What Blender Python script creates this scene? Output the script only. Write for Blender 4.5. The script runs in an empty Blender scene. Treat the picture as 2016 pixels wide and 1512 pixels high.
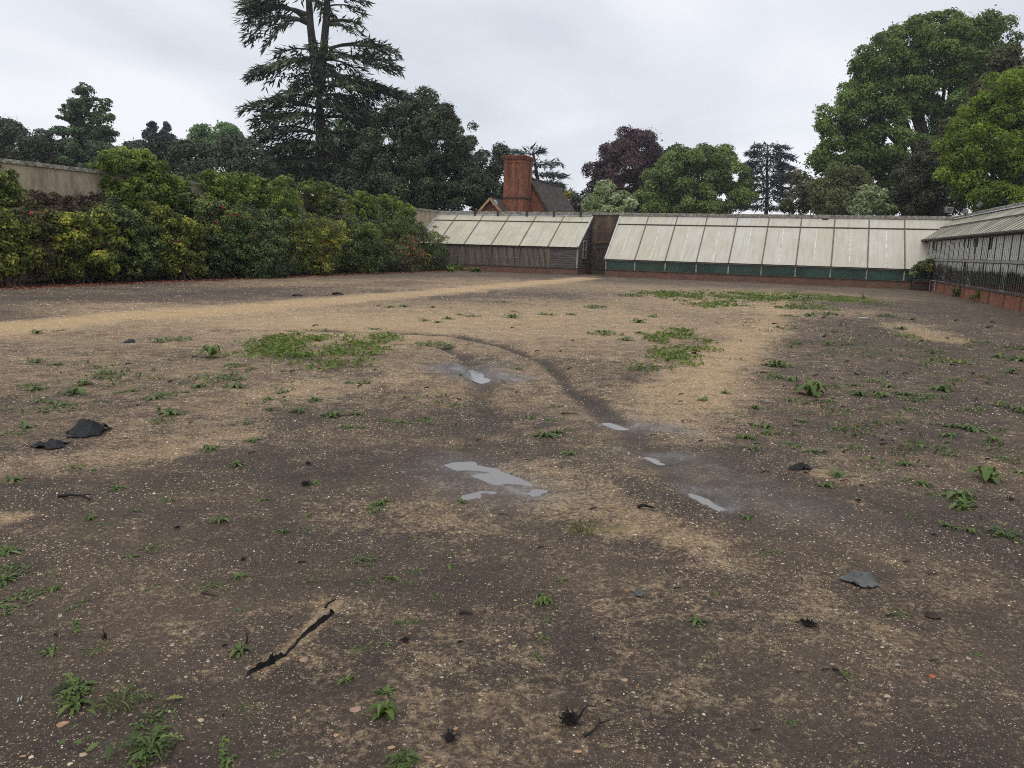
import bpy, math, random
import numpy as np
from mathutils import Vector, Matrix

RNG = np.random.default_rng(11)
random.seed(5)
sc = bpy.context.scene
COL = sc.collection

# ------------------------------------------------------------------ camera geometry / measuring
F = 1500.0; CX, CY = 1008.0, 756.0
ROLL = math.atan(0.029)
PITCH = math.atan((756 - 486.5) * math.cos(ROLL) / F)
EYE = 1.6
cr, sr = math.cos(ROLL), math.sin(ROLL)
ct, st = math.cos(PITCH), math.sin(PITCH)
A2 = np.array([0.36497714, 0.93101648])      # garden axis along the side walls
B2 = np.array([0.93101648, -0.36497714])     # garden axis along the back wall


def ray(u, v):
    x = u - CX; y = -(v - CY)
    a = x * cr - y * sr; b = x * sr + y * cr
    return np.array([a, F * ct + b * st, -F * st + b * ct])


def gnd(u, v, z=0.0):
    d = ray(u, v); t = (z - EYE) / d[2]
    return np.array([d[0] * t, d[1] * t, z])


def P(u, v, depth):
    d = ray(u, v); t = depth / d[1]
    return np.array([d[0] * t, d[1] * t, d[2] * t + EYE])


def onA(u, v, a):
    d = ray(u, v); t = a / np.dot(d[:2], A2); p = d * t
    return float(np.dot(p[:2], B2)), float(p[2] + EYE)


def onB(u, v, b):
    d = ray(u, v); t = b / np.dot(d[:2], B2); p = d * t
    return float(np.dot(p[:2], A2)), float(p[2] + EYE)


def G(a, b, z=0.0):
    p = A2 * a + B2 * b
    return (float(p[0]), float(p[1]), float(z))


# ------------------------------------------------------------------ noise
def vnoise(x, y, seed=0):
    x = np.asarray(x, float); y = np.asarray(y, float)
    xi = np.floor(x).astype(np.int64); yi = np.floor(y).astype(np.int64)
    fx = x - xi; fy = y - yi
    fx = fx * fx * fx * (fx * (fx * 6 - 15) + 10); fy = fy * fy * fy * (fy * (fy * 6 - 15) + 10)

    def h(i, j):
        n = (i * 374761393 + j * 668265263 + seed * 982451653) & 0xffffffff
        n = ((n ^ (n >> 13)) * 1274126177) & 0xffffffff
        n = (n ^ (n >> 16)) & 0xffff
        return n / 65535.0
    a = h(xi, yi); b = h(xi + 1, yi); c = h(xi, yi + 1); d = h(xi + 1, yi + 1)
    return (a * (1 - fx) + b * fx) * (1 - fy) + (c * (1 - fx) + d * fx) * fy


def fbm(x, y, oct=4, seed=0):
    s = 0; amp = 0.5; t = 0
    for i in range(oct):
        s = s + amp * vnoise(x * 2 ** i + 17.3 * i, y * 2 ** i - 9.1 * i, seed + i); t += amp; amp *= 0.5
    return s / t


def seg_dist(X, Y, pts):
    best = np.full(np.shape(X), 1e9)
    for (x0, y0), (x1, y1) in zip(pts[:-1], pts[1:]):
        dx, dy = x1 - x0, y1 - y0
        L = dx * dx + dy * dy + 1e-9
        t = np.clip(((X - x0) * dx + (Y - y0) * dy) / L, 0, 1)
        best = np.minimum(best, np.hypot(X - x0 - t * dx, Y - y0 - t * dy))
    return best


# ------------------------------------------------------------------ object helpers
def new_mesh(name, V, Fc):
    me = bpy.data.meshes.new(name)
    me.from_pydata([tuple(map(float, v)) for v in V], [], Fc)
    me.update()
    return me


def np_mesh(name, V, quads, attrs=None, smooth=False):
    """V (n,3) float, quads (m,k) int -> mesh, fast."""
    V = np.ascontiguousarray(V, np.float32); quads = np.ascontiguousarray(quads, np.int32)
    m, k = quads.shape
    me = bpy.data.meshes.new(name)
    me.vertices.add(len(V)); me.vertices.foreach_set('co', V.ravel())
    me.loops.add(m * k); me.loops.foreach_set('vertex_index', quads.ravel())
    me.polygons.add(m)
    me.polygons.foreach_set('loop_start', np.arange(0, m * k, k, dtype=np.int32))
    me.polygons.foreach_set('loop_total', np.full(m, k, np.int32))
    if smooth:
        me.polygons.foreach_set('use_smooth', np.ones(m, bool))
    for n, arr in (attrs or {}).items():
        at = me.attributes.new(n, 'FLOAT', 'POINT')
        at.data.foreach_set('value', np.ascontiguousarray(arr, np.float32))
    me.update(calc_edges=True)
    return me


def link(o):
    COL.objects.link(o); return o


def tag(o, label=None, cat=None, group=None, kind=None):
    if label: o['label'] = label
    if cat: o['category'] = cat
    if group: o['group'] = group
    if kind: o['kind'] = kind
    return o


def thing(name, label, cat, loc=(0, 0, 0), group=None, rotz=0.0):
    o = bpy.data.objects.new(name, None)
    o.empty_display_size = 0.2
    o.location = [float(c) for c in loc]; o.rotation_euler = (0, 0, rotz)
    link(o)
    return tag(o, label, cat, group, 'thing')


def part(name, me, mat, parent=None, label=None, local=False):
    """mesh in world coordinates; stored relative to the parent's (unrotated) base."""
    if parent is not None and not local:
        off = Vector((0, 0, 0)); q = parent
        while q is not None:
            off += Vector(q.location); q = q.parent
        me.transform(Matrix.Translation(-off))
    o = bpy.data.objects.new(name, me)
    if mat is not None:
        me.materials.clear(); me.materials.append(mat)
    link(o)
    if parent is not None: o.parent = parent
    if label: o['label'] = label
    return o


class MB:
    """collects boxes, slabs and bars into one mesh"""
    def __init__(s): s.v = []; s.f = []

    def hexa(s, p):
        n = len(s.v); s.v += [tuple(map(float, q)) for q in p]
        s.f += [tuple(n + i for i in q) for q in ((0, 3, 2, 1), (4, 5, 6, 7), (0, 1, 5, 4), (1, 2, 6, 5), (2, 3, 7, 6), (3, 0, 4, 7))]
        return s

    def gbox(s, a0, a1, b0, b1, z0, z1):
        return s.hexa([G(a0, b0, z0), G(a0, b1, z0), G(a1, b1, z0), G(a1, b0, z0), G(a0, b0, z1), G(a0, b1, z1), G(a1, b1, z1), G(a1, b0, z1)])

    def slab(s, p0, p1, p2, p3, th):
        p = [np.array(q, float) for q in (p0, p1, p2, p3)]
        n = np.cross(p[1] - p[0], p[3] - p[0]); n /= np.linalg.norm(n)
        return s.hexa(p + [q + n * th for q in p])

    def bar(s, p, q, w, h, up=(0, 0, 1)):
        p = np.array(p, float); q = np.array(q, float)
        t = q - p; t /= np.linalg.norm(t); up = np.array(up, float)
        sd = np.cross(t, up); sd /= np.linalg.norm(sd); u = np.cross(sd, t)
        c = [(-w / 2, -h / 2), (w / 2, -h / 2), (w / 2, h / 2), (-w / 2, h / 2)]
        return s.hexa([p + sd * i + u * j for i, j in c] + [q + sd * i + u * j for i, j in c])

    def poly(s, pts, ext):
        """polygon extruded by vector ext"""
        n = len(s.v); k = len(pts); ext = np.array(ext, float)
        s.v += [tuple(map(float, q)) for q in pts] + [tuple(map(float, np.array(q, float) + ext)) for q in pts]
        s.f.append(tuple(range(n, n + k))); s.f.append(tuple(range(n + 2 * k - 1, n + k - 1, -1)))
        for i in range(k):
            j = (i + 1) % k
            s.f.append((n + i, n + k + i, n + k + j, n + j))
        return s

    def tube(s, pts, radii, seg=7, cap=True):
        pts = [np.array(p, float) for p in pts]; n0 = len(s.v)
        for i, p in enumerate(pts):
            t = (pts[min(i + 1, len(pts) - 1)] - pts[max(i - 1, 0)]); t /= (np.linalg.norm(t) + 1e-9)
            ref = np.array([0, 0, 1.0]) if abs(t[2]) < 0.9 else np.array([1.0, 0, 0])
            x = np.cross(t, ref); x /= np.linalg.norm(x); y = np.cross(t, x)
            for k in range(seg):
                an = 2 * math.pi * k / seg
                s.v.append(tuple(p + radii[i] * (math.cos(an) * x + math.sin(an) * y)))
        for i in range(len(pts) - 1):
            for k in range(seg):
                a = n0 + i * seg + k; b = n0 + i * seg + (k + 1) % seg
                s.f.append((a, b, b + seg, a + seg))
        if cap:
            s.f.append(tuple(n0 + k for k in range(seg - 1, -1, -1)))
            s.f.append(tuple(n0 + (len(pts) - 1) * seg + k for k in range(seg)))
        return s

    def mesh(s, name): return new_mesh(name, s.v, s.f)

    def build(s, name, mat, parent=None, label=None):
        return part(name, s.mesh(name), mat, parent, label)


# ------------------------------------------------------------------ materials
class NT:
    def __init__(s, name):
        s.m = bpy.data.materials.new(name); s.m.use_nodes = True
        s.t = s.m.node_tree; s.t.nodes.clear()
        s.out = s.n('ShaderNodeOutputMaterial')
        s.b = s.n('ShaderNodeBsdfPrincipled')
        s.l(s.b.outputs[0], s.out.inputs[0])

    def n(s, ty, **kw):
        x = s.t.nodes.new(ty)
        for k, v in kw.items(): setattr(x, k, v)
        return x

    def l(s, a, b): s.t.links.new(a, b)

    def coord(s, which='Object'):
        return s.n('ShaderNodeTexCoord').outputs[which]

    def pos(s): return s.n('ShaderNodeNewGeometry').outputs['Position']

    def mapping(s, vec, scale=(1, 1, 1), rot=(0, 0, 0)):
        mp = s.n('ShaderNodeMapping'); mp.inputs['Scale'].default_value = scale; mp.inputs['Rotation'].default_value = rot
        s.l(vec, mp.inputs['Vector']); return mp.outputs[0]

    def noise(s, vec, scale, detail=4, rough=0.55, out='Fac'):
        x = s.n('ShaderNodeTexNoise'); x.inputs['Scale'].default_value = scale
        x.inputs['Detail'].default_value = detail; x.inputs['Roughness'].default_value = rough
        if vec is not None: s.l(vec, x.inputs['Vector'])
        return x.outputs[out]

    def ramp(s, fac, stops, interp='LINEAR'):
        r = s.n('ShaderNodeValToRGB'); r.color_ramp.interpolation = interp
        e = r.color_ramp.elements
        while len(e) < len(stops): e.new(0.5)
        for el, (p, c) in zip(e, stops):
            el.position = p; el.color = (c[0], c[1], c[2], 1) if hasattr(c, '__len__') else (c, c, c, 1)
        s.l(fac, r.inputs[0]); return r.outputs[0]

    def mix(s, fac, a, b, mode='MIX'):
        x = s.n('ShaderNodeMix', data_type='RGBA', blend_type=mode)
        for sock, val in ((x.inputs[0], fac), (x.inputs[6], a), (x.inputs[7], b)):
            if hasattr(val, 'links') or isinstance(val, bpy.types.NodeSocket): s.l(val, sock)
            elif hasattr(val, '__len__'): sock.default_value = (val[0], val[1], val[2], 1)
            else: sock.default_value = val
        return x.outputs[2]

    def math(s, op, a, b=0.0, clamp=False):
        x = s.n('ShaderNodeMath', operation=op); x.use_clamp = clamp
        for sock, val in ((x.inputs[0], a), (x.inputs[1], b)):
            if isinstance(val, bpy.types.NodeSocket): s.l(val, sock)
            else: sock.default_value = val
        return x.outputs[0]

    def attr(s, name):
        x = s.n('ShaderNodeAttribute', attribute_name=name); return x.outputs['Fac']

    def bump(s, h, strength=0.5, dist=0.02):
        b = s.n('ShaderNodeBump')
        if isinstance(strength, bpy.types.NodeSocket): s.l(strength, b.inputs['Strength'])
        else: b.inputs['Strength'].default_value = strength
        b.inputs['Distance'].default_value = dist
        s.l(h, b.inputs['Height']); s.l(b.outputs[0], s.b.inputs['Normal'])

    def color(s, c):
        if isinstance(c, bpy.types.NodeSocket): s.l(c, s.b.inputs['Base Color'])
        else: s.b.inputs['Base Color'].default_value = (c[0], c[1], c[2], 1)

    def set(s, **kw):
        for k, v in kw.items():
            i = s.b.inputs[k.replace('_', ' ')]
            if isinstance(v, bpy.types.NodeSocket): s.l(v, i)
            else: i.default_value = v
        return s


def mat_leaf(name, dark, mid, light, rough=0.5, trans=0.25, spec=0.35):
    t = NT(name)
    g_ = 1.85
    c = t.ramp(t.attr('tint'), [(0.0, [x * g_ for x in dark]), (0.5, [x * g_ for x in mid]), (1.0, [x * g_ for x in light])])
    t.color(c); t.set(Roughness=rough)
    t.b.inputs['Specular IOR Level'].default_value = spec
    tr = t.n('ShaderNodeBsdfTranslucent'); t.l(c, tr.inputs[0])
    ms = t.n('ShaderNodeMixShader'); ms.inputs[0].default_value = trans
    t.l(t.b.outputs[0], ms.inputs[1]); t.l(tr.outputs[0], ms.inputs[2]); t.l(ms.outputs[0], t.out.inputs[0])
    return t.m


def mat_noise(name, c1, c2, scale=3.0, rough=0.8, stretch=(1, 1, 1), bump=0.3, bscale=20, lo=0.35, hi=0.65, spec=0.3, coord='Object'):
    t = NT(name)
    v = t.mapping(t.coord(coord), stretch)
    f = t.noise(v, scale, 5, 0.6)
    t.color(t.ramp(f, [(lo, c1), (hi, c2)]))
    t.set(Roughness=rough); t.b.inputs['Specular IOR Level'].default_value = spec
    if bump: t.bump(t.noise(v, bscale, 4, 0.6), bump, 0.01)
    return t.m


def garden_coords(t):
    """position rotated so that x runs along the back wall, y along the side walls"""
    return t.mapping(t.pos(), (1, 1, 1), (0, 0, math.radians(21.406)))


def mat_brick(name, c1, c2, mortar, axis='B', stain=None, stain_amt=0.5, white=None, white_lo=0.45, white_hi=0.6):
    t = NT(name)
    g = garden_coords(t)
    sep = t.n('ShaderNodeSeparateXYZ'); t.l(g, sep.inputs[0])
    cmb = t.n('ShaderNodeCombineXYZ')
    if axis == 'BA': t.l(t.math('ADD', sep.outputs[0], sep.outputs[1]), cmb.inputs[0])
    else: t.l(sep.outputs[0 if axis == 'B' else 1], cmb.inputs[0])
    t.l(sep.outputs[2], cmb.inputs[1])
    br = t.n('ShaderNodeTexBrick'); t.l(cmb.outputs[0], br.inputs['Vector'])
    br.inputs['Scale'].default_value = 1.0; br.inputs['Brick Width'].default_value = 0.225; br.inputs['Row Height'].default_value = 0.075
    br.inputs['Mortar Size'].default_value = 0.006; br.inputs['Mortar Smooth'].default_value = 0.3; br.inputs['Bias'].default_value = 0.0
    br.inputs['Color1'].default_value = (*c1, 1); br.inputs['Color2'].default_value = (*c2, 1); br.inputs['Mortar'].default_value = (*mortar, 1)
    c = br.outputs['Color']
    c = t.mix(0.55, c, t.ramp(t.noise(g, 2.2, 5, 0.65), [(0.3, 0.45), (0.7, 1.15)]), 'MULTIPLY')
    if white is not None:
        f = t.ramp(t.noise(t.mapping(g, (1, 1, 0.35)), 1.6, 7, 0.72), [(white_lo, 0), (white_hi, 1)])
        c = t.mix(f, c, white)
    if stain is not None:
        f = t.ramp(t.noise(t.mapping(g, (1, 1, 0.12)), 3.0, 6, 0.7), [(0.48, 0), (0.62, 1)])
        c = t.mix(t.math('MULTIPLY', f, stain_amt), c, stain)
    t.color(c); t.set(Roughness=0.9); t.b.inputs['Specular IOR Level'].default_value = 0.2
    t.bump(t.math('ADD', br.outputs['Fac'], t.noise(g, 30, 3)), 0.5, -0.006)
    return t.m


# ------------------------------------------------------------------ world, sun, camera, render settings
SUN_EL, SUN_AZ = math.radians(58), math.radians(205)     # azimuth clockwise from +Y
w = bpy.data.worlds.new('World'); sc.world = w; w.use_nodes = True
nt = w.node_tree; nt.nodes.clear()
wo = nt.nodes.new('ShaderNodeOutputWorld'); bg = nt.nodes.new('ShaderNodeBackground')
sky = nt.nodes.new('ShaderNodeTexSky'); sky.sky_type = 'NISHITA'; sky.sun_disc = False
sky.sun_elevation = SUN_EL; sky.sun_rotation = SUN_AZ
tc = nt.nodes.new('ShaderNodeTexCoord')
sx = nt.nodes.new('ShaderNodeSeparateXYZ'); nt.links.new(tc.outputs['Generated'], sx.inputs[0])
zz = nt.nodes.new('ShaderNodeMath'); zz.operation = 'ADD'; zz.inputs[1].default_value = 0.22; nt.links.new(sx.outputs[2], zz.inputs[0])
zm = nt.nodes.new('ShaderNodeMath'); zm.operation = 'MAXIMUM'; zm.inputs[1].default_value = 0.05; nt.links.new(zz.outputs[0], zm.inputs[0])
dv = nt.nodes.new('ShaderNodeVectorMath'); dv.operation = 'DIVIDE'
cb = nt.nodes.new('ShaderNodeCombineXYZ')
for i in range(3): nt.links.new(zm.outputs[0], cb.inputs[i])
nt.links.new(tc.outputs['Generated'], dv.inputs[0]); nt.links.new(cb.outputs[0], dv.inputs[1])
mpw = nt.nodes.new('ShaderNodeMapping'); mpw.inputs['Location'].default_value = (0.35, 0.4, 0); mpw.inputs['Scale'].default_value = (0.9, 0.75, 0.9)
nt.links.new(dv.outputs[0], mpw.inputs[0])
n1 = nt.nodes.new('ShaderNodeTexNoise'); n1.inputs['Scale'].default_value = 1.15; n1.inputs['Detail'].default_value = 5; n1.inputs['Roughness'].default_value = 0.5
n1.inputs['Distortion'].default_value = 0.35
nt.links.new(mpw.outputs[0], n1.inputs['Vector'])
rp = nt.nodes.new('ShaderNodeValToRGB'); nt.links.new(n1.outputs['Fac'], rp.inputs[0])
e = rp.color_ramp.elements
e[0].position = 0.34; e[0].color = (5.8, 6.15, 6.75, 1)
e[1].position = 0.66; e[1].color = (8.2, 8.3, 8.7, 1)
mxw = nt.nodes.new('ShaderNodeMix'); mxw.data_type = 'RGBA'; mxw.inputs[0].default_value = 0.93
nt.links.new(sky.outputs[0], mxw.inputs[6]); nt.links.new(rp.outputs[0], mxw.inputs[7])
nt.links.new(mxw.outputs[2], bg.inputs[0]); bg.inputs[1].default_value = 0.1
nt.links.new(bg.outputs[0], wo.inputs[0])

sl = bpy.data.lights.new('sun', 'SUN'); sl.energy = 0.7; sl.angle = math.radians(25); sl.color = (1.0, 0.95, 0.88)
so = bpy.data.objects.new('sun', sl); link(so)
sd = Vector((math.sin(SUN_AZ) * math.cos(SUN_EL), math.cos(SUN_AZ) * math.cos(SUN_EL), math.sin(SUN_EL)))
so.rotation_euler = sd.to_track_quat('Z', 'Y').to_euler(); so.location = sd * 60

cam = bpy.data.cameras.new('camera'); co = bpy.data.objects.new('camera', cam); link(co); sc.camera = co
cam.sensor_width = 36.0; cam.lens = F * 36.0 / 2016.0; cam.clip_start = 0.05; cam.clip_end = 6000
co.matrix_world = Matrix(((cr, -sr, 0, 0), (sr * st, cr * st, -ct, 0), (sr * ct, cr * ct, st, EYE), (0, 0, 0, 1)))
vs = sc.view_settings
vs.view_transform = 'Standard'; vs.look = 'None'; vs.exposure = 0.27; vs.gamma = 1.0; vs.use_curve_mapping = False
cy = sc.cycles
cy.max_bounces = 6; cy.diffuse_bounces = 3; cy.glossy_bounces = 2; cy.transmission_bounces = 5; cy.transparent_max_bounces = 8; cy.volume_bounces = 0
cy.use_denoising = False
cy.pixel_filter_type = 'BLACKMAN_HARRIS'; cy.filter_width = 1.05
cy.caustics_reflective = False; cy.caustics_refractive = False

# ------------------------------------------------------------------ ground
def gp(l):
    return [tuple(gnd(u, v)[:2]) for u, v in l]


PUDDLES = [  # centre line in the photograph, half width (m), depth (m)
    ([(905, 914), (950, 925), (990, 940), (1022, 955), (1052, 966)], 0.125, 0.03),
    ([(1205, 827), (1280, 830)], 0.17, 0.04),
    ([(1348, 963), (1385, 976), (1425, 994)], 0.075, 0.025),
    ([(1272, 895), (1318, 905)], 0.07, 0.02),
    ([(922, 727), (962, 740)], 0.2, 0.028),
    ([(930, 975), (960, 968)], 0.07, 0.02),
]
PUD = [(gp(l), hw, dp) for l, hw, dp in PUDDLES]
TRACK = gp([(440, 652), (600, 650), (760, 655), (900, 664), (1000, 684), (1080, 715), (1130, 760), (1180, 810), (1215, 832)])
TRACK2 = gp([(870, 684), (915, 700), (940, 735), (955, 790), (975, 840)])
TRACK3 = gp([(1215, 832), (1290, 900), (1400, 985), (1520, 1050)])


def gz(x, y):
    x = np.asarray(x, float); y = np.asarray(y, float)
    r = np.hypot(x, y)
    z = 0.05 * (fbm(x / 4.1, y / 4.1, 2, 3) - 0.5)
    z = z + 0.034 * (fbm(x / 0.55, y / 0.55, 3, 8) - 0.5)
    z = z + 0.028 * (fbm(x / 0.13, y / 0.13, 3, 21) - 0.5) * np.clip((14 - r) / 6, 0.2, 1)
    for t, d in ((TRACK, 0.035), (TRACK2, 0.03), (TRACK3, 0.03)):
        q = seg_dist(x, y, t)
        z = z - 1.3 * d * np.exp(-(q / 0.13) ** 2) + 0.6 * d * np.exp(-((q - 0.26) / 0.1) ** 2)
    for t, hw, dp in PUD:
        q = seg_dist(x, y, t)
        z = z - dp * np.clip(1.25 - (q / (hw * 1.3)) ** 2, 0, 1)
    for t, hw, dp in PUD:
        q = seg_dist(x, y, t)
        z = z + .036 * (fbm(x / .2, y / .1, 4, 33) - .5) * np.exp(-(q / (hw * 1.6)) ** 2)
    z = z * np.clip((75 - r) / 20, 0, 1)
    return z


def at(u, v):
    """point of the uneven ground under a photo position"""
    p = gnd(u, v)
    for _ in range(3):
        p = gnd(u, v, float(gz(p[0], p[1])))
    return p


# strokes that say what the ground is made of: (attr, photo polyline, half width m, strength)
STROKES = [
    # pale gravel and sand
    ('sand', [(-60, 655), (100, 640), (250, 626), (420, 613), (600, 596), (800, 580), (1000, 562), (1150, 548)], 1.0, 1.0),
    ('sand', [(-60, 648), (250, 622)], 0.7, 0.5),
    ('sand', [(620, 625), (900, 618), (1200, 612), (1420, 600)], 4.6, 0.62),
    ('sand', [(700, 560), (1000, 556), (1300, 570), (1520, 578)], 5.0, 0.45),
    ('sand', [(200, 605), (600, 640), (760, 655)], 2.0, 0.42),
    ('sand', [(-40, 680), (200, 690), (420, 680)], 2.2, 0.34),
    ('sand', [(850, 640), (1150, 650), (1400, 640)], 2.6, 0.5),
    ('sand', [(1310, 815), (1370, 760), (1440, 700), (1490, 660), (1530, 620), (1530, 578)], .75, 0.68),
    ('sand', [(1320, 800), (1400, 770), (1490, 670)], 0.5, 0.3),
    ('sand', [(250, 690), (700, 700), (1100, 710), (1450, 700)], 5.5, 0.30),
    ('sand', [(1000, 680), (1250, 690), (1350, 760)], 2.0, 0.36),
    ('sand', [(-20, 930), (150, 905), (330, 880), (480, 850)], 0.34, 0.45),
    ('sand', [(350, 860), (500, 800), (620, 770), (740, 745), (870, 730)], 0.6, 0.36),
    ('sand', [(560, 770), (730, 745)], 0.4, 0.5),
    ('sand', [(672, 1190), (622, 1248), (572, 1300), (520, 1338)], 0.06, 0.6),
    ('sand', [(640, 1190), (720, 1200)], 0.08, 0.35),
    ('sand', [(1060, 930), (1150, 990), (1250, 1040), (1360, 1090)], 0.3, 0.5),
    ('sand', [(1150, 1040), (1330, 1075)], 0.12, 0.5),
    ('sand', [(700, 1020), (850, 1000), (900, 1030)], 0.25, 0.28),
    ('sand', [(1790, 640), (1850, 668)], 0.7, 0.7),
    ('sand', [(-20, 1015), (60, 1008)], 0.13, 0.7),
    ('sand', [(1650, 930), (1700, 940)], 0.2, 0.5),
    ('sand', [(1700, 1000), (1690, 985)], 0.1, 0.4),
    ('sand', [(800, 1290), (1000, 1250), (1300, 1200), (1700, 1180)], 0.35, 0.2),
    ('sand', [(760, 1480), (1000, 1400), (1300, 1380)], 0.3, 0.18),
    ('sand', [(1700, 1260), (1900, 1130)], 0.2, 0.2),
    ('sand', [(1500, 620), (1700, 615), (1900, 640)], 1.6, 0.2),
    # dark bare soil
    ('dark', [(-60, 590), (300, 585), (600, 568), (800, 556)], 1.3, 0.5),
    ('dark', [(1590, 630), (1680, 660), (1780, 690), (1700, 760)], 3.0, 0.5),
    ('dark', [(620, 560), (900, 590), (1050, 600)], 0.6, 0.35),
    ('dark', [(1060, 580), (1250, 600), (1330, 620)], 1.2, 0.4),
    ('dark', [(1180, 720), (1280, 750), (1330, 800)], 0.6, 0.5),
    ('dark', [(1440, 905), (1560, 960), (1700, 1000)], 0.5, 0.6),
    ('dark', [(1560, 600), (1800, 600), (1990, 640)], 2.0, 0.45),
    ('dark', [(620, 820), (720, 815), (850, 830)], 0.5, 0.5),
    ('dark', [(400, 940), (700, 930), (900, 900), (1010, 880)], 0.45, 0.45),
    ('dark', [(100, 960), (400, 1010), (600, 1100)], 0.4, 0.35),
    ('dark', [(700, 1130), (1000, 1180), (1130, 1260)], 0.2, 0.35),
    ('dark', [(560, 700), (640, 720), (700, 735)], 0.3, 0.4),
    ('dark', [(240, 690), (330, 700)], 0.5, 0.5),
    ('dark', [(1500, 800), (1560, 850), (1700, 860)], 0.6, 0.4),
    ('dark', [(1390, 1000), (1600, 1090), (1800, 1200)], 0.25, 0.35),
    ('dark', [(0, 1480), (250, 1380), (400, 1500)], 0.2, 0.3),
    # mossy film
    ('moss', [(1500, 588), (1590, 588), (1690, 588)], 1.1, 1.0),
    ('moss', [(1390, 580), (1500, 585)], 1.0, 0.7),
    ('moss', [(1150, 598), (1290, 590)], 1.5, 0.35),
    ('moss', [(200, 740), (440, 745)], 0.7, 0.3),
    ('moss', [(520, 690), (720, 700)], 1.3, 0.4),
    ('moss', [(100, 800), (330, 780)], 0.6, 0.25),
    ('moss', [(1860, 700), (1990, 700)], 1.6, 0.35),
    ('moss', [(1500, 860), (1700, 880)], 0.5, 0.25),
    ('moss', [(1120, 1045), (1190, 1045)], 0.09, 0.6),
    ('moss', [(945, 770), (960, 800)], 0.2, 0.4),
]
STROKES = [(k, gp(l), hw, s) for k, l, hw, s in STROKES]


def ground_attrs(X, Y):
    jx = X + 0.9 * (fbm(X / 0.9, Y / 0.9, 3, 40) - 0.5); jy = Y + 0.9 * (fbm(X / 0.9, Y / 0.9, 3, 50) - 0.5)
    k = np.clip(np.hypot(X, Y) / 9, 0.12, 1)
    jx = X + (jx - X) * k; jy = Y + (jy - Y) * k
    out = {n: np.zeros(X.shape) for n in ('sand', 'dark', 'moss', 'wet', 'leafy')}
    for n, l, hw, s in STROKES:
        q = seg_dist(jx, jy, l)
        val = s * np.clip(1.35 - q / hw, 0, 1) ** 0.8
        out[n] = np.maximum(out[n], val) + 0.25 * np.minimum(out[n], val)
    for t, s in ((TRACK, 0.9), (TRACK2, 0.55), (TRACK3, 0.6)):
        q = seg_dist(X * .75 + jx * .25, Y * .75 + jy * .25, t)
        g = np.exp(-(q / 0.12) ** 2) * np.clip(.35 + 1.3 * fbm(X / .7, Y / .7, 3, 61), 0, 1)
        out['dark'] = np.maximum(out['dark'], s * g); out['sand'] *= 1 - 0.9 * g
    for t, hw, dp in PUD:
        q = seg_dist(jx, jy, t)
        out['wet'] = np.maximum(out['wet'], 1.05 * np.exp(-(q / (hw * 2.0)) ** 2))
        out['sand'] *= 1 - 0.8 * np.exp(-(q / (hw * 1.8)) ** 2)
    # wide wet zone of bare mud right of the big puddle
    q = seg_dist(jx, jy, gp([(1300, 905), (1450, 960), (1560, 1010)])); out['wet'] = np.maximum(out['wet'], 0.42 * np.exp(-(q / 0.4) ** 2))
    q = seg_dist(jx, jy, gp([(870, 930), (1000, 970)])); out['wet'] = np.maximum(out['wet'], 0.5 * np.exp(-(q / 0.35) ** 2))
    a = X * A2[0] + Y * A2[1]; b = X * B2[0] + Y * B2[1]
    out['leafy'] = np.clip((-21.3 - b) / 0.7, 0, 1) * np.clip((b + 26) / 0.5, 0, 1) * np.clip((50 - a), 0, 1)
    inside = np.clip((b + 25.5), 0, 1) * np.clip((7.2 - b) / 0.5, 0, 1) * np.clip(49.5 - a, 0, 1)
    out['lawn'] = 1 - inside
    return out


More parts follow.
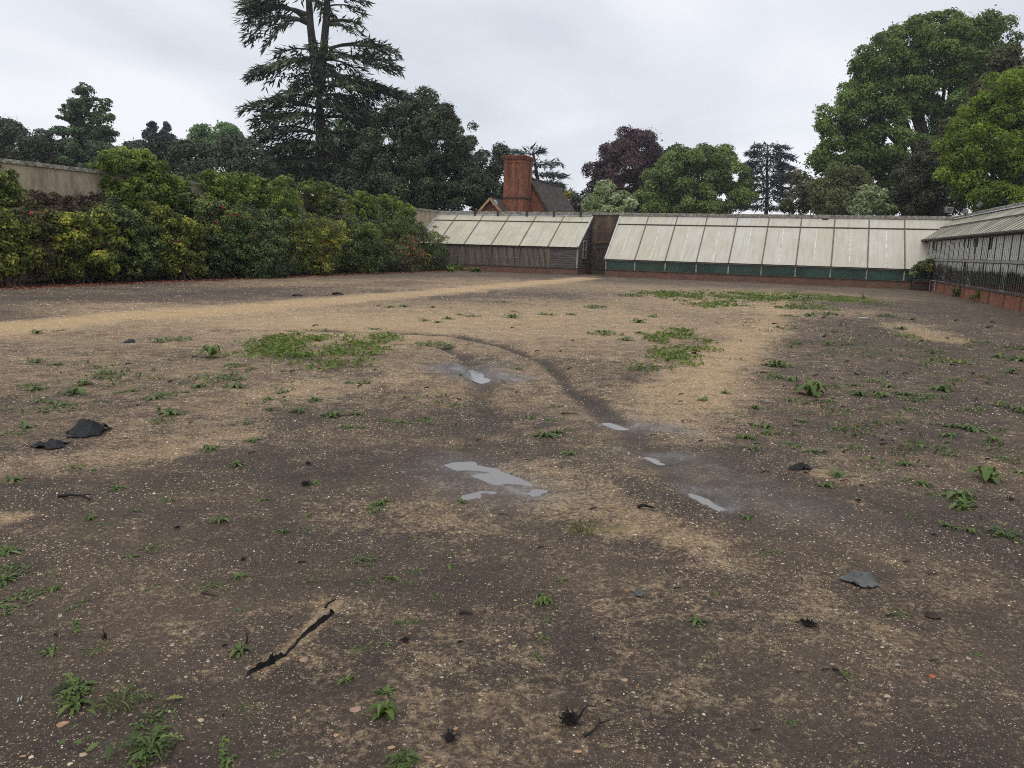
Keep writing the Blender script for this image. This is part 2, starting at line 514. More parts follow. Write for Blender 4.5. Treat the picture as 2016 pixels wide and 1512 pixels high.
def build_ground():
    th = np.concatenate([np.linspace(-180, -60, 25)[:-1], np.linspace(-60, -40, 41)[:-1], np.linspace(-40, 40, 481)[:-1], np.linspace(40, 60, 41)[:-1], np.linspace(60, 180, 25)[:-1]])
    th = np.radians(th)
    r = [0.9]
    while r[-1] < 60: r.append(r[-1] * 1.008)
    while r[-1] < 4000: r.append(r[-1] * 1.25)
    r = np.array(r)
    T, R = np.meshgrid(th, r)
    X = (np.sin(T) * R).ravel(); Y = (np.cos(T) * R).ravel()
    X = np.append(X, 0); Y = np.append(Y, 0)
    Z = gz(X, Y)
    nr, ntn = len(r), len(th)
    i, j = np.meshgrid(np.arange(nr - 1), np.arange(ntn), indexing='ij')
    j2 = (j + 1) % ntn
    q = np.stack([i * ntn + j, (i + 1) * ntn + j, (i + 1) * ntn + j2, i * ntn + j2], -1).reshape(-1, 4)
    me = np_mesh('ground', np.stack([X, Y, Z], 1), q, ground_attrs(X, Y), smooth=True)
    # centre fan
    t = NT('bare_soil')
    p = t.pos()
    sand, dark, moss, wet, leafy = (t.attr(k) for k in ('sand', 'dark', 'moss', 'wet', 'leafy'))
    nz = t.noise(p, 0.8, 6, 0.62); nm = t.noise(p, 5.0, 6, 0.65); nf = t.noise(p, 38, 5, 0.7)
    mid = t.ramp(nz, [(0.36, 0.0), (0.66, 1.0)])
    # sand cover: attribute broken up by noise
    cover = t.math('ADD', t.math('MULTIPLY', sand, 1.05), t.math('MULTIPLY', t.math('SUBTRACT', nm, 0.48), 1.4))
    cover = t.math('ADD', cover, t.math('MULTIPLY', t.math('SUBTRACT', nz, 0.5), 0.55))
    cover = t.math('ADD', cover, t.math('MULTIPLY', t.math('SUBTRACT', nf, 0.5), 1.9))
    cover = t.math('SUBTRACT', cover, t.math('MULTIPLY', dark, 0.4))
    cover_s = t.ramp(cover, [(0.16, 0.0), (0.88, 1.0)])
    soil = t.mix(mid, (0.082, 0.062, 0.051), (0.165, 0.123, 0.090))
    soil = t.mix(t.math('MULTIPLY', dark, 0.75), soil, (0.052, 0.041, 0.037))
    soil = t.mix(0.7, soil, t.ramp(nf, [(0.3, 0.55), (0.72, 1.5)]), 'MULTIPLY')
    sandc = t.mix(t.ramp(t.noise(p, 1.7, 4), [(0.35, 0), (0.65, 1)]), (0.43, 0.30, 0.178), (0.57, 0.41, 0.245))
    sandc = t.mix(t.math('MULTIPLY', t.math('SUBTRACT', sand, 0.62), 1.5, True), sandc, (0.60, 0.415, 0.215))
    sandc = t.mix(0.75, sandc, t.ramp(nf, [(0.28, 0.45), (0.7, 1.35)]), 'MULTIPLY')
    c = t.mix(cover_s, soil, sandc)
    # small stones and grit, two sizes
    for scale, base, gain, tag_ in ((48, 0.12, 0.30, 0), (100, 0.26, 0.36, 1), (210, 0.32, 0.36, 2)):
        vo = t.n('ShaderNodeTexVoronoi', feature='F1'); vo.inputs['Scale'].default_value = scale; vo.inputs['Randomness'].default_value = 1.0
        t.l(t.mapping(p, (1, 1.15, 1)), vo.inputs['Vector'])
        sp = t.n('ShaderNodeSeparateColor'); t.l(vo.outputs['Color'], sp.inputs[0])
        prob = t.math('ADD', t.math('MULTIPLY', cover_s, gain), base)
        prob = t.math('MULTIPLY', prob, t.ramp(nm, [(0.33, 0.35), (0.62, 1.15)]))
        on = t.math('GREATER_THAN', prob, sp.outputs[0])
        rr = t.math('ADD', t.math('MULTIPLY', sp.outputs[1], 0.28), 0.16)
        ins = t.math('GREATER_THAN', rr, vo.outputs['Distance'])
        msk = t.math('MULTIPLY', on, ins)
        stone = t.ramp(sp.outputs[2], [(0.0, (0.17, 0.12, 0.08)), (0.3, (0.35, 0.26, 0.16)), (0.55, (0.42, 0.29, 0.15)), (0.8, (0.64, 0.52, 0.35)), (1.0, (0.76, 0.68, 0.54))])
        c = t.mix(t.math('MULTIPLY', msk, 0.9), c, stone)
    # dark rootlets and crumbs
    wv = t.noise(t.mapping(p, (1, 2.6, 1)), 9, 6, 0.75)
    c = t.mix(t.ramp(wv, [(0.60, 0.0), (0.68, 0.55)]), c, (0.035, 0.027, 0.024))
    stk = t.noise(t.mapping(t.mapping(p, (1, 1, 1), (0, 0, -0.12)), (0.45, 3.2, 1)), 1.9, 6, 0.72)
    c = t.mix(t.ramp(stk, [(0.56, 0.0), (0.70, 0.5)]), c, (0.05, 0.038, 0.032))
    # moss film, leaf mould, outer lawn
    mo = t.ramp(t.math('ADD', t.math('MULTIPLY', moss, 0.9), t.math('MULTIPLY', t.math('SUBTRACT', nm, 0.5), 1.2)), [(0.3, 0.0), (0.8, 0.75)])
    c = t.mix(mo, c, t.mix(nf, (0.08, 0.095, 0.024), (0.19, 0.20, 0.055)))
    c = t.mix(t.math('MULTIPLY', leafy, t.ramp(nm, [(0.3, 0.5), (0.6, 1.0)])), c, t.mix(t.ramp(nf, [(0.4, 0), (0.65, 1)]), (0.03, 0.018, 0.014), (0.13, 0.045, 0.025)))
    c = t.mix(t.attr('lawn'), c, (0.045, 0.06, 0.02))
    wetm = t.math('MULTIPLY', wet, t.ramp(nm, [(0.3, 0.4), (0.6, 1.0)]), True)
    c = t.mix(t.math('MULTIPLY', wetm, 0.55), c, (0.035, 0.029, 0.027))
    t.color(c)
    damp = t.ramp(nz, [(0.35, 0.62), (0.65, 0.9)])
    ro = t.n('ShaderNodeMix', data_type='FLOAT'); t.l(wetm, ro.inputs[0]); t.l(damp, ro.inputs[2]); ro.inputs[3].default_value = 0.13
    t.set(Roughness=ro.outputs[0]); t.l(t.math('ADD', t.math('MULTIPLY', wetm, 0.6), 0.12), t.b.inputs['Specular IOR Level'])
    h = t.noise(p, 55, 5, 0.75)
    t.bump(h, t.math('SUBTRACT', 1.0, t.math('MULTIPLY', wetm, 0.88)), 0.02)
    o = part('ground', me, t.m); tag(o, kind='structure')


build_ground()

# puddles: level sheets lying in real hollows of the ground
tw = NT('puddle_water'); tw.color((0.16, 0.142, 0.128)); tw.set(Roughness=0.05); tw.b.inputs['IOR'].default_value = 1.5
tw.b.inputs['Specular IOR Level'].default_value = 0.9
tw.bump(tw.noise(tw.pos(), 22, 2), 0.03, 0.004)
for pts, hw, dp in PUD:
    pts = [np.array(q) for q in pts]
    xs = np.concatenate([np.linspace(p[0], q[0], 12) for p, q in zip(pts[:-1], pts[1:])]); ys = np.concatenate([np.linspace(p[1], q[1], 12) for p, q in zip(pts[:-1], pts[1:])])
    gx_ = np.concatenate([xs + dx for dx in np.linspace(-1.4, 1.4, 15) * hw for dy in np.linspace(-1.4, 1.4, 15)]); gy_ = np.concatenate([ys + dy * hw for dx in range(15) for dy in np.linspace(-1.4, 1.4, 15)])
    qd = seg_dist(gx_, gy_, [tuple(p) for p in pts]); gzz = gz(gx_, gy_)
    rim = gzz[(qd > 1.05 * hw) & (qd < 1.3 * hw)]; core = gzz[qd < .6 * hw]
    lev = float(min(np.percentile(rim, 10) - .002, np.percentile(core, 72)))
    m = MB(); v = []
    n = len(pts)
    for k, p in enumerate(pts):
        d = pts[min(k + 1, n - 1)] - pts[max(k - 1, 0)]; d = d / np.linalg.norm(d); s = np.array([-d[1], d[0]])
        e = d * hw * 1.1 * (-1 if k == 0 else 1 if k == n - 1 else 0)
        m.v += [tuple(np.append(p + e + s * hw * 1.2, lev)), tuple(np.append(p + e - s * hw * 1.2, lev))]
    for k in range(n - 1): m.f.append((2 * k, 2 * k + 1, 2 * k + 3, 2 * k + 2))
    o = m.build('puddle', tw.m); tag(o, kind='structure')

# ------------------------------------------------------------------ walls of the garden
LB = -25.2; BA = 49.0; WH = 3.97
M_lichen = mat_noise('lichened_coping', (0.10, 0.085, 0.062), (0.40, 0.38, 0.32), 7.0, 0.95, bump=0.8, bscale=25, lo=0.36, hi=0.62)
M_wall_left = mat_brick('limewashed_brick_left', (0.27, 0.19, 0.14), (0.22, 0.15, 0.11), (0.25, 0.22, 0.18), 'A', stain=(0.18, 0.14, 0.10), stain_amt=0.35, white=(0.46, 0.385, 0.28), white_lo=0.32, white_hi=0.52)
M_wall_back = mat_brick('old_brick_back', (0.135, 0.07, 0.05), (0.10, 0.06, 0.046), (0.20, 0.17, 0.14), 'B', stain=(0.07, 0.055, 0.045), stain_amt=0.7, white=(0.22, 0.18, 0.13), white_lo=0.5, white_hi=0.66)
M_wall_right = mat_brick('old_brick_right', (0.20, 0.085, 0.055), (0.14, 0.075, 0.055), (0.20, 0.17, 0.14), 'A')
M_base_brick = mat_brick('red_base_brick', (0.25, 0.115, 0.075), (0.18, 0.09, 0.065), (0.22, 0.18, 0.14), 'BA', stain=(0.13, 0.10, 0.08), stain_amt=0.85)
M_base_brick_red = mat_brick('bright_base_brick', (0.42, 0.155, 0.08), (0.31, 0.115, 0.065), (0.30, 0.22, 0.16), 'BA', stain=(0.13, 0.10, 0.075), stain_amt=0.55)
M_iron = mat_noise('rusty_iron', (0.03, 0.024, 0.022), (0.07, 0.045, 0.035), 12, 0.7, bump=0.2)
M_wood_dark = mat_noise('weathered_dark_wood', (0.055, 0.045, 0.04), (0.13, 0.105, 0.085), 2.5, 0.85, (6, 6, 0.6), 0.4, 14)
M_wood_grey = mat_noise('weathered_grey_wood', (0.12, 0.095, 0.075), (0.27, 0.225, 0.18), 3, 0.85, (8, 8, 0.5), 0.3, 14)
M_wood_board = mat_noise('dark_weatherboard', (0.055, 0.048, 0.044), (0.15, 0.13, 0.115), 3, 0.8, (0.6, 0.6, 9), 0.3, 14)
M_paint_old = mat_noise('flaking_pale_paint', (0.13, 0.12, 0.10), (0.42, 0.41, 0.36), 8, 0.75, (3, 3, 0.7), 0.2, 20, 0.38, 0.55)
M_paint_white = mat_noise('worn_white_paint', (0.30, 0.27, 0.23), (0.62, 0.61, 0.57), 5, 0.6, (2, 2, 1), 0.15, 20, 0.34, 0.5)
M_bar = mat_noise('brown_glazing_bar', (0.11, 0.085, 0.07), (0.24, 0.20, 0.165), 4, 0.8, (3, 3, 3), 0.2)
M_lead = mat_noise('lead_flashing', (0.36, 0.38, 0.41), (0.62, 0.65, 0.69), 2.2, 0.55, (1, 1, 4), 0.3, 10, 0.35, 0.6)

t_ = thing('garden_wall', 'limewashed brick garden wall behind the long row of shrubs, draped with climbers', 'wall', G(25, LB), 'walls of the kitchen garden')
MB().gbox(4, BA + 0.35, LB - 0.36, LB, -0.1, WH - 0.12).build('masonry', M_wall_left, t_)
m = MB()
a = 4.0
while a < BA:
    l = 0.45
    dz = random.uniform(-0.012, 0.012)
    m.gbox(a, min(a + l - 0.012, BA + 0.3), LB - 0.45 + random.uniform(-.01, .01), LB + 0.09 + random.uniform(-.015, .015), WH - 0.12, WH - 0.04 + dz)
    a += l
m.gbox(4, BA + 0.3, LB - 0.3, LB - 0.06, WH - 0.045, WH + 0.03)
m.build('coping', M_lichen, t_)

t_ = thing('garden_wall', 'red brick back wall with mottled coping above the two lean-to greenhouses', 'wall', G(BA, -10), 'walls of the kitchen garden')
db0, db1 = -13.62, -12.55                      # doorway
m = MB()
m.gbox(BA, BA + 0.35, LB + 0.003, db0, -0.1, WH - 0.16)
m.gbox(BA, BA + 0.35, db1, 12.5, -0.1, WH - 0.16)
m.gbox(BA, BA + 0.35, db0, db1, 2.05, WH - 0.16)
m.build('masonry', M_wall_back, t_)
m = MB(); b = LB + 0.1
while b < 12.4:
    l = 0.42
    m.gbox(BA - 0.07 + random.uniform(-.012, .012), BA + 0.42, b, b + l - 0.014, WH - 0.16, WH - 0.06 + random.uniform(-.012, .012)); b += l
m.gbox(BA + 0.04, BA + 0.3, LB + 0.1, 12.4, WH - 0.065, WH + random.uniform(0, .01))
m.build('coping', M_lichen, t_)
dr = MB().gbox(BA + 0.06, BA + 0.11, db0 + 0.004, db1 - 0.004, 0.02, 2.047).build('door', M_wood_dark, t_)
m = MB()
for i in range(1, 5):
    bb = db0 + 0.06 + i * (db1 - db0 - 0.12) / 5
    m.gbox(BA + 0.045, BA + 0.058, bb - 0.012, bb + 0.012, 0.05, 1.98)
m.gbox(BA + 0.035, BA + 0.058, db0 + 0.08, db1 - 0.08, 1.6, 1.72); m.gbox(BA + 0.035, BA + 0.058, db0 + 0.08, db1 - 0.08, 0.3, 0.42)
m.build('door_ledge', M_iron, dr)
MB().gbox(BA + 0.0, BA + 0.035, db1 - 0.22, db1 - 0.16, 0.95, 1.12).build('handle', M_iron, dr)
m = MB()
pts = [G(BA - 0.02, db0 - 0.1 + (db1 - db0 + 0.2) * k / 8, 2.0 + 0.12 * math.sin(math.pi * k / 8)) for k in range(9)]
for p, q in zip(pts[:-1], pts[1:]): m.bar(p, q, 0.06, 0.12)
m.build('door_arch', M_base_brick, t_)
for u in (936, 981, 1038, 1091, 1144):
    bb, _ = onA(u, 420, BA)
    m = MB().gbox(BA - 0.10, BA - 0.073, bb - 0.06, bb + 0.06, WH - 0.33, WH - 0.02)
    m.gbox(BA - 0.10, BA + 0.1, bb - 0.05, bb + 0.05, WH - 0.018, WH + 0.045)
    m.build('iron_bracket', M_iron, t_)
bb, _ = onA(1625, 424, BA)
MB().poly([G(BA - 0.12, bb - 0.16, WH - 0.22), G(BA - 0.12, bb + 0.16, WH - 0.22), G(BA - 0.12, bb + 0.11, WH - 0.34), G(BA - 0.12, bb - 0.11, WH - 0.34)], np.array(G(0.045, 0))).build('rainwater_hopper', M_iron, t_)

# ------------------------------------------------------------------ lean-to greenhouse roofs
def mat_roof_sheet(name, base, alt, stain, green):
    t = NT(name)
    g = garden_coords(t)
    sep = t.n('ShaderNodeSeparateXYZ'); t.l(g, sep.inputs[0])
    c1 = t.n('ShaderNodeCombineXYZ'); t.l(sep.outputs[0], c1.inputs[0]); t.l(t.math('MULTIPLY', sep.outputs[2], 0.05), c1.inputs[1])
    v = c1.outputs[0]
    # broad panels of tone, each panel a little different
    f1 = t.noise(t.mapping(v, (1, 1, 1)), 0.55, 3, 0.5)
    f2 = t.noise(t.mapping(v, (1, 3.2, 1)), 6.0, 5, 0.65)
    f3 = t.noise(t.mapping(g, (1, 1, 1)), 1.1, 4, 0.6)
    c = t.mix(t.ramp(f1, [(0.38, 0), (0.62, 1)]), base, alt)
    c = t.mix(t.ramp(f3, [(0.40, 0.0), (0.66, 0.65)]), c, green)
    c = t.mix(t.ramp(f2, [(0.47, 0.0), (0.68, 0.6)]), c, stain)
    t.color(c); t.set(Roughness=0.42); t.b.inputs['Specular IOR Level'].default_value = 0.4
    wv = t.math('SINE', t.math('MULTIPLY', sep.outputs[0], 2 * math.pi / 0.076))
    t.bump(wv, 0.25, 0.008)
    return t.m


M_sheet_cream = mat_roof_sheet('cream_roof_sheet', (0.56, 0.525, 0.40), (0.60, 0.575, 0.48), (0.36, 0.325, 0.23), (0.48, 0.44, 0.28))
M_sheet_white = mat_roof_sheet('cream_white_roof_sheet', (0.56, 0.52, 0.42), (0.62, 0.59, 0.53), (0.42, 0.37, 0.28), (0.52, 0.475, 0.34))
M_strip = mat_noise('seam_strip', (0.52, 0.48, 0.39), (0.80, 0.78, 0.72), 2.2, 0.5, (2, 2, 2), 0, lo=0.42, hi=0.5)
M_strip_worn = mat_noise('worn_seam_strip', (0.50, 0.47, 0.37), (0.76, 0.74, 0.66), 2.2, 0.5, (2, 2, 2), 0, lo=0.55, hi=0.62)
tg = NT('green_shade_glass')
gg = garden_coords(tg)
cg = tg.ramp(tg.noise(gg, 0.9, 5, 0.6), [(0.3, (0.012, 0.035, 0.026)), (0.7, (0.035, 0.085, 0.062))])
cg = tg.mix(tg.ramp(tg.noise(tg.mapping(gg, (4, 1, 14), (0, 0.7, 0)), 1.0, 5, 0.75), [(0.62, 0), (0.7, 0.35)]), cg, (0.20, 0.25, 0.22))
tg.color(cg); tg.set(Roughness=0.16); M_green_glass = tg.m

def lean_to(root, a0, zE, aR, zR, bs, sheet, frac=0.80, seam=True, over=0.12, left_ext=0.0):
    """roof of panels between bar positions bs (garden B coordinate)"""
    def pt(fr, b, lift=0.0):
        return np.array(G(a0 - over + (aR - a0 + over) * fr, b, zE + (zR - zE) * fr + lift))
    for i, (b0, b1) in enumerate(zip(bs[:-1], bs[1:])):
        m = MB().slab(pt(0, b0 + .035), pt(0, b1 - .035), pt(frac - .008, b1 - .035), pt(frac - .008, b0 + .035), 0.012)
        pn = m.build('roof_panel', sheet, root)
        m = MB().slab(pt(frac + .008, b0 + .035, .02), pt(frac + .008, b1 - .035, .02), pt(1, b1 - .035, .02), pt(1, b0 + .035, .02), 0.012)
        m.build('top_panel', sheet, root)
        if seam:
            bm_ = (b0 + b1) / 2
            MB().bar(pt(0.03, bm_, .02), pt(frac - .03, bm_, .02), 0.045, 0.012).build('seam_strip', M_strip if seam == 1 else M_strip_worn, pn)
    for i, b in enumerate(bs):
        m = MB().bar(pt(-0.005, b, .022), pt(1.0, b, .022), 0.058, 0.05)
        m.build('glazing_bar', M_bar, root)
    m = MB().bar(pt(frac, bs[0] - .03, .04), pt(frac, bs[-1] + .03, .04), 0.07, 0.06)
    m.build('purlin', M_wood_dark, root)
    m = MB().slab(pt(1.0, bs[0], .05), pt(1.0, bs[-1], .05), np.array(G(aR - .01, bs[-1], zR + .17)), np.array(G(aR - .01, bs[0], zR + .17)), 0.012)
    m.build('ridge_flashing', M_lead, root)


# ---- large greenhouse on the right part of the back wall
GA = 45.8; gb0 = -12.07
bay = (onA(1782, 523, GA)[0] - gb0) / 9.0
bs2 = [gb0 + bay * k for k in range(11)]
bs2[-1] = 6.95
t_ = thing('greenhouse', 'long low lean-to greenhouse with cream sheet roof and dark green front lights', 'greenhouse', G(GA, -3), 'lean-to greenhouses')
lean_to(t_, GA, 1.05, BA - 0.005, 3.72, bs2, M_sheet_white, over=.09)
m = MB().gbox(GA - 0.0, GA + 0.23, gb0, 6.3, -0.1, 0.40)
m.build('brick_base', M_base_brick, t_)
MB().gbox(GA - 0.05, GA + 0.26, gb0 - 0.03, 6.3, 0.402, 0.44).build('sill', M_wood_dark, t_)
MB().gbox(GA - 0.02, GA + 0.10, gb0, 6.3, 0.99, 1.03).build('eave_plate', M_wood_dark, t_)
MB().gbox(GA - 0.08, GA - 0.025, gb0, 6.3, 0.985, 1.012).build('gutter', M_bar, t_)
for i in range(10):
    MB().gbox(GA + 0.03, GA + 0.045, bs2[i] + 0.045, bs2[i + 1] - 0.045, 0.443, 0.987).build('front_light', M_green_glass, t_)
    MB().gbox(GA + 0.0, GA + 0.06, bs2[i] - 0.035 + (0.035 if i == 0 else 0), bs2[i] + 0.035 + (0.035 if i == 0 else 0), 0.442, 0.988).build('mullion', M_paint_old, t_)
m = MB().poly([G(GA + 0.12, gb0 + .02, 0.0), G(BA, gb0 + .02, 0), G(BA, gb0 + .02, 3.66), G(GA + .12, gb0 + .02, 1.05)], np.array(G(0, 0.06)))
m.build('gable_end', M_wood_board, t_)
m = MB().bar(np.array(G(GA - .12, gb0, 1.04)), np.array(G(BA - .02, gb0, 3.735)), 0.09, 0.12); m.build('barge_board', M_paint_white, t_)

# ---- shorter greenhouse on the left part of the back wall, slatted front
HA = 46.1; hb1 = -13.92
bs1 = [onA(u, v, HA)[0] for u, v in ((915, 481), (970, 482.5), (1025, 484), (1082, 486), (1139.6, 487.5))]
bs1[-1] = hb1
d1 = (bs1[-1] - bs1[0]) / 4
bs1 = [hb1 - d1 * k for k in range(6, -1, -1)]
bs1[0] = max(bs1[0], LB + 0.05)
t_ = thing('greenhouse', 'shorter lean-to greenhouse with grey slatted front beside the rounded shrub', 'greenhouse', G(HA, -19), 'lean-to greenhouses')
lean_to(t_, HA, 1.70, BA - 0.005, 3.66, bs1, M_sheet_cream, seam=2)
MB().gbox(HA, HA + 0.22, LB + 0.02, hb1, -0.1, 0.37).build('brick_base', M_base_brick, t_)
MB().gbox(HA - 0.04, HA + 0.2, LB + 0.02, hb1, 0.373, 0.415).build('sill', M_wood_dark, t_)
MB().gbox(HA - 0.03, HA + 0.1, LB + 0.02, hb1 + .03, 1.60, 1.70).build('eave_plate', M_wood_dark, t_)
for i in range(6):
    b0, b1 = bs1[i], bs1[i + 1]
    if i < 5:
        m = MB(); b = b0 + 0.06
        while b < b1 - 0.09:
            wd = 0.052
            m.gbox(HA + 0.012 + random.uniform(-.006, .006), HA + 0.034, b, b + wd, 0.417, 1.597 - (random.random() < .06) * random.uniform(0.02, .3))
            b += 0.082 + random.uniform(-.008, .008)
        m.build('slat_screen', M_wood_grey, t_)
        MB().gbox(HA + 0.07, HA + 0.08, b0 + .05, b1 - .05, 0.417, 1.597).build('backing_board', M_wood_dark, t_)
        if i in (1, 3): MB().gbox(HA + 0.0, HA + 0.011, b0 + .06, b1 - .06, 0.92, 0.97).build('rail', M_wood_grey, t_)
    else:
        m = MB(); z = 0.43
        while z < 1.58:
            m.slab(G(HA + 0.01, b0 + .1, z), G(HA + 0.01, b1 - .09, z), G(HA + .035, b1 - .09, z + .155), G(HA + .035, b0 + .1, z + .155), 0.014); z += 0.14
        m.build('weatherboard_panel', M_wood_board, t_)
        MB().gbox(HA - .01, HA + .06, b0 - .02, b0 + .085, 0.418, 1.598).build('post', M_wood_grey, t_)
        MB().gbox(HA - .02, HA + .06, b1 - .085, b1 + .0, 0.418, 1.598).build('corner_post', M_paint_old, t_)
        continue
    MB().gbox(HA + 0.0, HA + .06, b0 - .035, b0 + .035, 0.418, 1.598).build('post', M_wood_dark, t_)
# boarded gable with a narrow window frame
m = MB(); z = 0.42
def gab_a(z): return HA + 0.06 + max(0, (z - 1.66)) / (3.66 - 1.66) * (BA - HA - .06)
while z < 3.5:
    a_lo = gab_a(z + .15)
    if a_lo < BA - .1: m.slab(G(BA - .02, hb1 + .012, z), G(a_lo, hb1 + .012, z), G(a_lo, hb1 - .012, z + .155), G(BA - .02, hb1 - .012, z + .155), -0.014)
    z += 0.14
m.build('gable_boarding', M_wood_board, t_)
MB().gbox(HA + .2, BA - .01, hb1 - .22, hb1 - .001, -0.1, 0.41).build('gable_base', M_base_brick, t_)
fr = MB()
for (a0, a1, z0, z1) in ((47.0, 47.07, 1.0, 2.15), (47.62, 47.69, 1.0, 2.15), (47.07, 47.62, 1.0, 1.07), (47.07, 47.62, 2.08, 2.15), (47.07, 47.62, 1.55, 1.6)):
    fr.gbox(a0, a1, hb1 + .02, hb1 + .075, z0, z1)
wn = fr.build('window', M_paint_old, t_)
MB().gbox(47.07, 47.62, hb1 + .022, hb1 + .034, 1.07, 2.08).build('pane', M_green_glass, wn)
MB().bar(np.array(G(HA - .12, hb1, 1.72)), np.array(G(BA - .02, hb1, 3.67)), 0.09, 0.1).build('barge_board', M_paint_white, t_)
MB().tube([G(48.6, hb1 + .1, 0.05), G(48.6, hb1 + .1, 3.1), G(48.75, hb1 + .06, 3.4)], [.035] * 3, 8).build('downpipe', M_iron, t_)
b_, _ = onA(840, 452, HA + 1.0)
MB().bar(np.array(G(HA - .1, bs1[0] - .02, 1.76)), np.array(G(BA - .02, bs1[0] - .02, 3.72)), 0.12, 0.14).build('end_gutter', M_lead, t_)

# ---- tall glazed greenhouse on the right-hand wall
def R_(s, d, z):
    """s metres from the far corner towards the viewer, d metres behind the front face"""
    s = s; far = np.array([49.0, 5.30]); near = np.array([22.0, 6.75])
    dr = (near - far); L = np.linalg.norm(dr); dr /= L
    nn = np.array([-dr[1], dr[0]]); nn = nn if nn[1] > 0 else -nn
    q = far + dr * s + nn * d
    return np.array(G(q[0], q[1], z))


def rbox(m, s0, s1, d0, d1, z0, z1):
    return m.hexa([R_(s0, d0, z0), R_(s1, d0, z0), R_(s1, d1, z0), R_(s0, d1, z0), R_(s0, d0, z1), R_(s1, d0, z1), R_(s1, d1, z1), R_(s0, d1, z1)])


tgp = NT('limewashed_pane')
gg = garden_coords(tgp); sep = tgp.n('ShaderNodeSeparateXYZ'); tgp.l(gg, sep.inputs[0])
v1 = tgp.mapping(gg, (1, 5.0, 0.35)); v2 = tgp.mapping(gg, (1, 1.0, 0.9))
up = tgp.math('SUBTRACT', sep.outputs[2], 1.22)
fac = tgp.math('ADD', tgp.math('MULTIPLY', up, 2.0), tgp.math('MULTIPLY', tgp.math('SUBTRACT', tgp.noise(v2, 1.3, 4, 0.6), 0.5), 1.9))
fac = tgp.math('ADD', fac, tgp.math('MULTIPLY', tgp.math('SUBTRACT', tgp.noise(v1, 3.2, 4, 0.65), 0.5), 1.3))
lime = tgp.ramp(fac, [(0.0, 0.0), (0.28, 0.82)])
lc = tgp.mix(tgp.ramp(tgp.noise(v1, 2.0, 5, 0.65), [(0.36, 0), (0.62, 1)]), (0.40, 0.41, 0.34), (0.66, 0.68, 0.64))
lc = tgp.mix(tgp.ramp(tgp.noise(tgp.mapping(gg, (1, 0.35, 0.2)), 1.1, 3), [(0.45, 0), (0.6, 0.6)]), lc, (0.68, 0.71, 0.73))
tgp.color(lc); tgp.set(Roughness=0.35)
gl = tgp.n('ShaderNodeBsdfGlass') if False else tgp.n('ShaderNodeBsdfGlossy'); gl.inputs['Roughness'].default_value = 0.05; gl.inputs['Color'].default_value = (0.75, 0.82, 0.84, 1)
trn = tgp.n('ShaderNodeBsdfTransparent'); trn.inputs['Color'].default_value = (0.62, 0.67, 0.66, 1)
fr_ = tgp.n('ShaderNodeFresnel'); fr_.inputs['IOR'].default_value = 1.6
mg = tgp.n('ShaderNodeMixShader'); tgp.l(fr_.outputs[0], mg.inputs[0]); tgp.l(trn.outputs[0], mg.inputs[1]); tgp.l(gl.outputs[0], mg.inputs[2])
mm = tgp.n('ShaderNodeMixShader'); tgp.l(lime, mm.inputs[0]); tgp.l(mg.outputs[0], mm.inputs[1]); tgp.l(tgp.b.outputs[0], mm.inputs[2]); tgp.l(mm.outputs[0], tgp.out.inputs[0])
M_pane = tgp.m
M_missing = mat_noise('boarded_gap', (0.05, 0.045, 0.04), (0.12, 0.10, 0.085), 4, 0.9)

def mat_mossy_roof():
    t = NT('mossy_glass_roof')
    g = garden_coords(t); sep = t.n('ShaderNodeSeparateXYZ'); t.l(g, sep.inputs[0])
    v = t.mapping(g, (0.25, 1, 0.25))
    c = t.ramp(t.noise(v, 2.4, 5, 0.65), [(0.32, (0.42, 0.40, 0.28)), (0.5, (0.55, 0.525, 0.40)), (0.7, (0.64, 0.62, 0.51))])
    c = t.mix(t.ramp(t.noise(g, 0.7, 4), [(0.42, 0), (0.62, 0.7)]), c, (0.20, 0.21, 0.14))
    t.color(c); t.set(Roughness=0.45); return t.m


